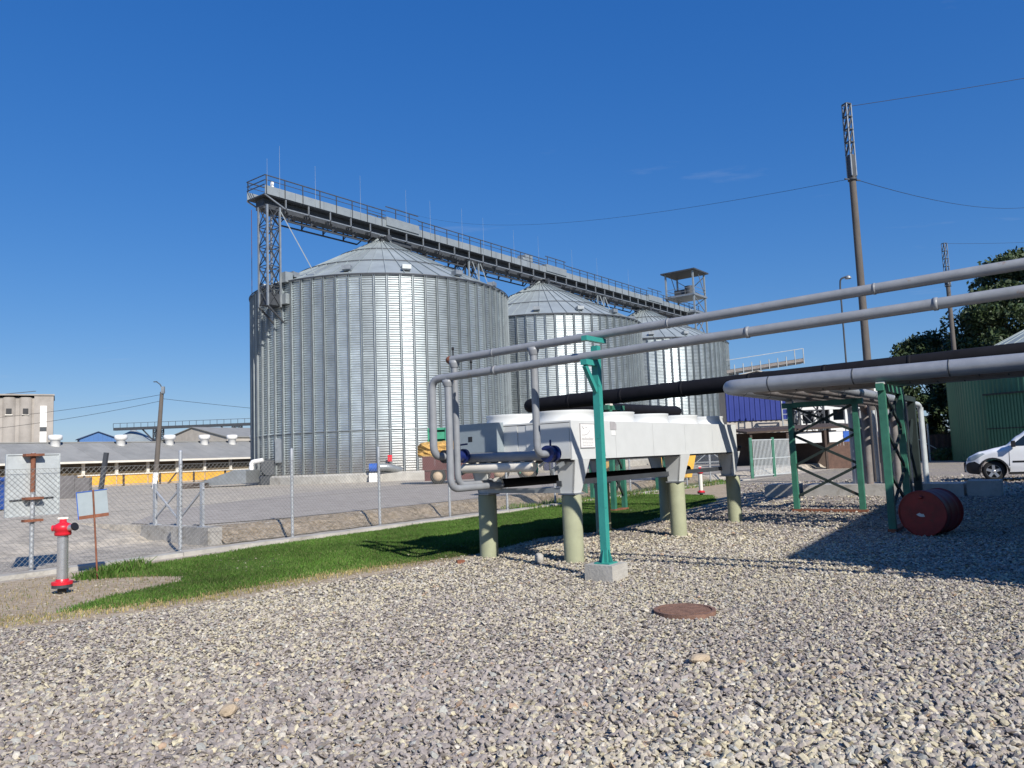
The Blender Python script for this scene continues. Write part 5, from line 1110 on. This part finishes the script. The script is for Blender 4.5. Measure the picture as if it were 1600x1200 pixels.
for x in (9.2, 10.6, 12.0):
    mb = MB(); mb.bar((x, 42, .3), (x, 42, 1.6), .06); part('post', mb, mSTEEL, gt)
for z in (1.55, .9): mb = MB(); mb.bar((9.2, 42, z), (12.0, 42, z), .05); part('rail', mb, mSTEEL, gt)
for p, q_ in (((9.2, 42, .4), (10.6, 42, 1.5)), ((10.6, 42, 1.5), (12, 42, .4))): mb = MB(); mb.bar(p, q_, .04); part('brace', mb, mSTEEL, gt)
# second conveyor
c2 = thing('rising_conveyor', 'short rising conveyor gallery with railing beyond the last silo', 'conveyor', (29.5, 90, 0))
A2, B2 = Vector((23, 90, 10.2)), Vector((34.2, 90, 11.5))
mb = MB(); mb.bar(A2, B2, 1.3, .55); part('gallery', mb, mSTEELD, c2)
mb = MB(); mb.bar(A2 + Vector((0, -.7, .05)), B2 + Vector((0, -.7, .05)), .06, .35); part('side_plate', mb, mPIPER, c2)
mb = MB(); mb.bar(A2 + Vector((0, -.7, 1.4)), B2 + Vector((0, -.7, 1.4)), .07); part('handrail', mb, mSTEEL, c2)
for k in np.linspace(0, 1, 12): p = A2.lerp(B2, k); mb = MB(); mb.bar(p + Vector((0, -.74, -.4)), p + Vector((0, -.74, .75 if k < .9 else 1.4)), .09); part('post', mb, mSTEEL, c2)
for x in (26, 30, 33.8): mb = MB(); lattice(mb, x - .5, x + .5, 89.5, 90.5, 0, 10.4, .14, .08, 5); part('support', mb, mSTEELD, c2)
gable('store_hall', 'pale grey store hall behind the rising conveyor', Vector((31, 104, 0)), 20, 14, 9.2, 2.0, mBEIGE, mat('pale_roof', (.42, .40, .37), .8, 0, .1, .5), 0)

# green tank with cone roof
TC = Vector((41.3, 55.4, 0)); TRr = 8.6
gt = thing('green_tank', 'round green corrugated tank with cone roof beside the trees', 'tank', TC)
nT = 54; stp = 2 * math.pi / nT
mb = MB(); vs = []; per_ = 12
for i in range(per_ + 1):
    t = stp * (i / per_ - .5); r_ = TRr + (.0 if (i % 4) in (0, 1) else .05)
    vs += [(r_ * math.cos(t), r_ * math.sin(t), -.1), (r_ * math.cos(t), r_ * math.sin(t), 6.75)]
mb.add(vs, [(2 * i, 2 * i + 2, 2 * i + 3, 2 * i + 1) for i in range(per_)]); me_t = mb.mesh('cladding_sheet', mGREENC)
for i in range(nT): link('cladding_sheet', me_t, gt, (0, 0, 0), i * stp)
nQ = 36; sq = 2 * math.pi / nQ; mb = MB(); A = [rotz((TRr + .25, 0, 6.75), sq * k) for k in (-.5, .5)]; Bq = [rotz((.4, 0, 11.0), sq * k) for k in (-.5, .5)]
mb.add(A + Bq, [(0, 1, 3, 2)]); mb.bar(A[1], Bq[1], .05, .07); me_t = mb.mesh('roof_panel', mHALLR)
for i in range(nQ): link('roof_panel', me_t, gt, (0, 0, 0), i * sq)
ang = math.atan2(-46.5, -22.0); dr = Vector((math.cos(ang), math.sin(ang), 0)); sd2 = Vector((-dr.y, dr.x, 0))
d2 = (dr * math.cos(R(36)) - sd2 * math.sin(R(36))).normalized(); e2_ = Vector((-d2.y, d2.x, 0))
HM = Matrix(((e2_.x, d2.x, 0, TC.x + d2.x * (TRr - .4)), (e2_.y, d2.y, 0, TC.y + d2.y * (TRr - .4)), (0, 0, 1, 0), (0, 0, 0, 1)))
hatch = MB(HM)
for i in range(16):
    x = -1.7 + .21 * i; hatch.bb((x, 0, 0.05), (x + .12, 1.25, 4.5)); hatch.bb((x + .12, 0, .05), (x + .21, 1.2, 4.5))
hp = part('door_box', hatch, mGREENC, gt)
for a_, b_ in (((-1.8, 0, 4.5), (1.75, 1.35, 4.62)), ((-1.75, 1.2, 2.2), (1.7, 1.28, 2.28))): hatch = MB(HM); hatch.bb(a_, b_); part('door_trim', hatch, mGREEND, hp)
ldM = Matrix(((sd2.x, dr.x, 0, TC.x + dr.x * TRr), (sd2.y, dr.y, 0, TC.y + dr.y * TRr), (0, 0, 1, 0), (0, 0, 0, 1)))
mb = MB(ldM)
for x in (1.2, 1.75): mb.bar((x, .1, .3), (x, .1, 7.8), .06)
for z in np.arange(.5, 7.6, .35): mb.bar((1.2, .1, z), (1.75, .1, z), .04)
for z in np.arange(2.5, 7.5, .9): mb.pipe([(1.15, .12, z), (1.1, .7, z), (1.85, .7, z), (1.8, .12, z)], .03, 5, .3)
part('ladder', mb, mSTEEL, gt)
mb = MB(ldM)
for x in np.arange(.2, 2.9, .5): mb.bar((x, -.9, 7.1), (x, -.9, 8.2), .05)
for z in (7.65, 8.2): mb.bar((.2, -.9, z), (2.7, -.9, z), .05)
mb.bb((.1, -1.3, 7.0), (2.8, -.1, 7.1)); part('roof_platform', mb, mSTEEL, gt)

# hall beside the camera that throws the large shade (only partly outside the picture)
hd = Vector((.54, .842, 0)).normalized(); hn = Vector((-hd.y, hd.x, 0))
HL, HWd, HH = 21.0, 11.0, 6.0
HO = Vector((8.15, 3.45, 0)); HF = frame(HO, hd)      # x along hall, y negative = away to the right
hall = thing('plant_hall', 'grey-green corrugated plant hall that the pipes lead into', 'building', HF @ Vector((10, -5, 0)))
for i in range(28):
    x = .0 + HL * i / 28; mb = MB(HF); mb.bb((x, -.12 - .04 * (i % 2), 0), (x + HL / 28 - .004, 0 - .04 * (i % 2), HH)); part('cladding_sheet', mb, mGREENC, hall)
for x in (0.0, HL - .15): mb = MB(HF); mb.bb((x, -HWd, 0), (x + .15, -.17, HH)); part('end_wall', mb, mGREENC, hall)
mb = MB(HF); mb.bb((0, -HWd - .15, 0), (HL, -HWd, HH)); part('rear_wall', mb, mGREENC, hall)
mb = MB(HF); mb.bb((-.1, -HWd - .3, HH), (HL + .1, .1, HH + .2)); part('roof', mb, mHALLR, hall)
mb = MB(HF); mb.bb((8.5, .005, 0.02), (10.6, .06, 2.4)); dd = part('door', mb, mSTEEL, hall); mb = MB(HF); mb.bb((10.3, .06, 1.0), (10.4, .12, 1.15)); part('handle', mb, mPLAST, dd)

# wooden fence, bush, trees
wf = thing('plank_fence', 'dark reddish plank fence below the trees', 'fence', (31, 62, 0))
for i in range(60):
    x = 24 + i * .26; mb = MB(); mb.box((x, 62 + .02 * (i % 2), 1.0 + random.uniform(-.06, .06)), (.22, .05, 2.1)); part('plank', mb, mWOOD, wf)
for x in (27.6, 30.0, 31.4, 33.0): mb = MB(); mb.bar((x, 61.5, 0), (x + .02, 61.5, random.uniform(2.4, 3.4)), .09); part('stake', mb, mCREAM, wf)
mb = MB(); mb.bar((31.4, 61.4, 2.2), (33.6, 61.4, .9), .06); part('stay', mb, mCREAM, wf)

def leafcloud(name, centers, n_each, size, m_, parent, seed):
    r = np.random.default_rng(seed); allp = []
    for (c, rad) in centers:
        d = r.normal(size=(n_each, 3)); d /= np.linalg.norm(d, axis=1)[:, None]; rr = rad * r.random(n_each)[:, None] ** .45
        allp.append(np.array(c) + d * rr * np.array([1, 1, .8]))
    P = np.vstack(allp); n_ = len(P)
    u = r.normal(size=(n_, 3)); u /= np.linalg.norm(u, axis=1)[:, None]; w = np.cross(u, r.normal(size=(n_, 3))); w /= np.linalg.norm(w, axis=1)[:, None]
    s_ = size * r.uniform(.5, 1.4, n_)[:, None]
    V = np.stack([P - u * s_, P + w * s_ * .5, P + u * s_, P - w * s_ * .5], 1).reshape(-1, 3) - np.array(rootloc(parent))
    F = np.arange(n_ * 4).reshape(-1, 4)
    me = bpy.data.meshes.new(name); me.from_pydata(V.tolist(), [], F.tolist()); me.materials.append(m_); me.update()
    return link(name, me, parent)
def tree(base, h, rad, label, m_, seed, clumps=46, n_each=330, leaf=.22, low=.18):
    t = thing('tree', label, 'tree', base, 'broadleaf trees behind the green tank'); r = random.Random(seed); B0 = Vector(base)
    mb = MB(); mb.tube(B0 - Vector((0, 0, .3)), B0 + Vector((.1, 0, h * .45)), rad * .07 + .08, 10, rad * .045 + .04)
    cs = []
    for i in range(clumps):
        z = low + (1 - low) * r.random() ** .8; prof = math.sin(math.pi * min(1, .12 + .86 * z)) ** .6
        a_ = r.uniform(0, 6.283); q = rad * prof * r.uniform(.35, 1.0)
        c = B0 + Vector((math.cos(a_) * q, math.sin(a_) * q, h * z * .96)); cs.append((tuple(c), rad * r.uniform(.16, .32)))
        if i % 4 == 0: mb.tube(B0 + Vector((.05, 0, h * min(.44, .2 + z * .3))), c, .07, 6, .02)
    part('trunk', mb, mBARK, t)
    leafcloud('crown', cs, n_each, leaf, m_, t, seed)
tree((47.4, 73, 0), 16.5, 5.8, 'tall dark leafy tree rising over the green tank roof', mLEAF2, 1, 64, 420, .22)
tree((51.5, 76, 0), 20.5, 7.0, 'tallest tree, its top above the sloping grey pipes', mLEAF2, 2, 70, 420, .24)
tree((35.2, 74, 0), 8.6, 4.2, 'lower dense tree behind the plank fence', mLEAF2, 3, 44, 420, .2, .04)
tree((40.8, 71, 0), 7.4, 3.8, 'dense low tree just left of the green tank', mLEAF2, 8, 46, 420, .2, .03)
tree((34.2, 70, 0), 6.4, 3.2, 'short bushy tree between the plank fence and the poles', mLEAF2, 12, 40, 380, .2, .03)
tree((29.6, 78, 0), 7.4, 3.6, 'round low tree at the end of the plank fence', mLEAF2, 5, 40, 380, .2, .04)
tree((46.0, 84, 0), 13, 6.0, 'broad tree filling the gap behind the tallest one', mLEAF2, 6, 54, 420, .24, .05)
tree((62, 80, 0), 18, 7.0, 'tree standing behind the green tank on the far side', mLEAF2, 7, 54, 420, .26, .1)
bs = thing('bush', 'small bright green bush at the foot of the plank fence', 'bush', (33.6, 60.5, 0))
leafcloud('foliage', [((33.4 + .5 * k, 60.5, .5), .75) for k in range(3)], 300, .10, mLEAF, bs, 9); mb = MB(); mb.tube((33.8, 60.5, -.1), (33.8, 60.5, .6), .05, 6); part('stem', mb, mBARK, bs)
# distant treeline on the horizon
r_ = random.Random(4); cs = []
for i in range(150):
    x = -420 + i * 6.4 + r_.uniform(-2, 2); cs.append(((x, 430 + r_.uniform(-12, 12), r_.uniform(1, 4.5)), r_.uniform(3.0, 5.5)))
tlr = bpy.data.objects.new('treeline', None)
r2 = np.random.default_rng(4); allp = []
for c, rad in cs:
    d = r2.normal(size=(60, 3)); d /= np.linalg.norm(d, axis=1)[:, None]; allp.append(np.array(c) + d * rad * r2.random((60, 1)) ** .4)
Pp = np.vstack(allp); u = r2.normal(size=Pp.shape); w = np.cross(u, r2.normal(size=Pp.shape)); u /= np.linalg.norm(u, axis=1)[:, None]; w /= np.linalg.norm(w, axis=1)[:, None]
V = np.stack([Pp - u * 1.1, Pp + w * .8, Pp + u * 1.1, Pp - w * .8], 1).reshape(-1, 3)
me = bpy.data.meshes.new('treeline'); me.from_pydata(V.tolist(), [], np.arange(len(V)).reshape(-1, 4).tolist()); me.materials.append(mLEAF2); o = link('treeline', me); o['kind'] = 'stuff'

# ================================================================== VAN
vb = Vector((17.75, 28.75, 0)); vd = Vector((-.83, .557, 0)).normalized()
VM = Matrix(((-vd.x, vd.y, 0, 0), (-vd.y, -vd.x, 0, 0), (0, 0, 1, 0), (0, 0, 0, 1)))
# local x runs from nose (0) to tail (4.4); y = lateral
VM = frame(vb - Vector((vd.x, vd.y, 0)) * 0 , -vd) @ Matrix.Scale(1.14, 4) @ Matrix.Translation((-.82, .83, 0))
van = thing('van', 'white compact van with black bumper and silver wheels parked on the gravel', 'van', vb)
FWX, RWX, WR = .82, 3.58, .33
def lerp_tab(tab, x):
    for (a, b), (c, d) in zip(tab, tab[1:]):
        if x <= c: t = (x - a) / (c - a); t = t * t * (3 - 2 * t) * .5 + t * .5; return b + (d - b) * t
    return tab[-1][1]
TOP = [(0, .52), (.04, .70), (.14, .82), (.45, .97), (.95, 1.09), (1.18, 1.15), (1.55, 1.46), (1.95, 1.76), (2.3, 1.83), (3.2, 1.85), (4.1, 1.80), (4.28, 1.70), (4.38, 1.2), (4.4, .7)]
BOT = [(0, .34), (.12, .26), (.5, .22), (1.3, .22), (3.1, .24), (4.2, .28), (4.4, .40)]
WID = [(0, .52), (.06, .70), (.2, .80), (.45, .87), (1.0, .905), (3.6, .91), (4.2, .88), (4.4, .82)]
def zbot(x):
    z = lerp_tab(BOT, x)
    for wx in (FWX, RWX):
        d = abs(x - wx)
        if d < .40: z = max(z, .33 + math.sqrt(max(0, .40 ** 2 - d * d)) - .0)
    return z
def wid(x, z):
    w = lerp_tab(WID, x); zt = lerp_tab(TOP, x)
    if z > .98: w -= .20 * ((z - .98) / .87) ** 1.15
    e = max(0, (z - (zt - .16)) / .16); w -= .10 * e ** 2.2 * (1 if zt > 1.5 else 1.6)
    if z < .5: w -= .05 * (.5 - z) / .28
    return w
sx_ = sorted(set([round(v_, 3) for v_ in list(np.linspace(0, 4.4, 56)) + [FWX + d for d in (-.4, -.395, -.37, -.32, -.22, -.1, 0, .1, .22, .32, .37, .395, .4)] + [RWX + d for d in (-.4, -.395, -.37, -.32, -.22, -.1, 0, .1, .22, .32, .37, .395, .4)]]))
nl = 16; mb = MB(VM); vs = []; ring = 2 * nl
for x in sx_:
    zb_, zt_ = zbot(x), lerp_tab(TOP, x)
    for s_ in (-1, 1):
        for j in range(nl):
            t = j / (nl - 1); tt = t if s_ < 0 else 1 - t; z = zb_ + (zt_ - zb_) * tt; vs.append((x, s_ * wid(x, z), z))
fs = []
for i in range(len(sx_) - 1):
    for j in range(ring): fs.append((i * ring + j, i * ring + (j + 1) % ring, (i + 1) * ring + (j + 1) % ring, (i + 1) * ring + j))
mb.add(vs, fs, True); mb.add(vs, [tuple(range(ring)), tuple(range(len(vs) - 1, len(vs) - ring - 1, -1))]); part('body', mb, mCAR, van)
def patch(name, outline, m_, side=-1, off=.006, nsub=1):
    mb = MB(VM); bm_ = bmesh.new(); vv = [bm_.verts.new((x, 0, z)) for x, z in outline]; bm_.faces.new(vv)
    bmesh.ops.triangulate(bm_, faces=bm_.faces[:]); bmesh.ops.subdivide_edges(bm_, edges=bm_.edges[:], cuts=3, use_grid_fill=True)
    bm_.verts.index_update(); V_ = [(v_.co.x, side * (wid(v_.co.x, v_.co.z) + off), v_.co.z) for v_ in bm_.verts]; F_ = [tuple(v_.index for v_ in f.verts) for f in bm_.faces]; bm_.free()
    mb.add(V_, F_, True); return part(name, mb, m_, van)
for sd in (-1, 1):
    patch('bumper', [(.03, .36), (.12, .27), (.41, .23), (.42, .40), (.46, .56), (.30, .66), (.12, .62), (.04, .55)], mPLAST, sd)
    patch('headlight', [(.07, .66), (.30, .70), (.62, .90), (.55, .93), (.28, .86), (.10, .76)], mSIGNB, sd)
    patch('side_window', [(1.34, 1.13), (2.28, 1.13), (2.28, 1.66), (1.98, 1.66)], mGLASS, sd)
    patch('side_window', [(2.38, 1.13), (3.3, 1.13), (3.3, 1.66), (2.38, 1.66)], mGLASS, sd)
    patch('side_moulding', [(1.36, .60), (2.3, .60), (2.3, .66), (1.36, .66)], mPLAST, sd)
    patch('sill', [(1.24, .23), (3.16, .25), (3.16, .32), (1.24, .30)], mPLAST, sd)
    patch('door_seam', [(2.315, .34), (2.33, .34), (2.33, 1.68), (2.315, 1.68)], mPLAST, sd, .004)
    patch('door_seam', [(1.26, .34), (1.275, .34), (1.30, 1.12), (1.285, 1.12)], mPLAST, sd, .004)
    hp_ = patch('door_handle', [(2.08, .93), (2.24, .93), (2.24, .97), (2.08, .97)], mPLAST, sd, .02)
    ap = [(FWX + .445 * math.cos(t), .33 + .445 * math.sin(t)) for t in np.linspace(math.pi * 1.02, -.02 * math.pi, 15)] + [(FWX + .402 * math.cos(t), .33 + .402 * math.sin(t)) for t in np.linspace(-.02 * math.pi, math.pi * 1.02, 15)]
    patch('arch_trim', ap, mPLAST, sd, .008); patch('arch_trim', [(x + RWX - FWX, z) for x, z in ap], mPLAST, sd, .008)
    for wx in (FWX, RWX):
        c = (wx, sd * .80, WR); mb = MB(VM); mb.lathe([(.21, -.10), (.30, -.105), (.33, -.06), (.33, .06), (.30, .105), (.21, .10)], c, 32, axis=(0, 1, 0)); wo = part('wheel', mb, mTYRE, van)
        mb = MB(VM); mb.lathe([(.218, -.09), (.218, .09)], c, 28, axis=(0, 1, 0)); mb.lathe([(.205, sd * .10), (.222, sd * .10)], c, 28, axis=(0, 1, 0))
        mb.lathe([(0, sd * .085), (.05, sd * .09), (.055, sd * .06)], c, 14, axis=(0, 1, 0))
        for k in range(5):
            t = 2 * math.pi * k / 5 + .3; p = Vector(c) + Vector((math.cos(t) * .03, sd * .075, math.sin(t) * .03)); q_ = Vector(c) + Vector((math.cos(t) * .212, sd * .085, math.sin(t) * .212)); mb.bar(p, q_, .085, .02, (0, 1, 0))
        part('rim', mb, mALLOY, wo)
        mb = MB(VM); mb.lathe([(0, 0), (.21, 0)], (wx, sd * .83, WR), 24, axis=(0, 1, 0)); mb.lathe([(.40, -.25), (.40, .02)], (wx, sd * .74, WR), 24, axis=(0, 1, 0)); part('wheel_well', mb, mPLAST, van)
    mb = MB(VM); mb.box((1.42, sd * 1.02, 1.20), (.12, .17, .20)); mb.bar((1.42, sd * .88, 1.14), (1.42, sd * .98, 1.16), .05); part('mirror', mb, mPLAST, van)
# windscreen
mb = MB(VM); vs = []; 
for i in range(9):
    x = 1.22 + (1.92 - 1.22) * i / 8; z = lerp_tab(TOP, x); w = wid(x, z) - .04
    for y in np.linspace(-w, w, 7): vs.append((x - .006, y, z + .008))
mb.add(vs, [(i * 7 + j, i * 7 + j + 1, (i + 1) * 7 + j + 1, (i + 1) * 7 + j) for i in range(8) for j in range(6)], True); part('windscreen', mb, mGLASS, van)
mb = MB(VM); mb.bb((-.03, -.5, .30), (.06, .5, .62)); part('grille', mb, mPLAST, van)
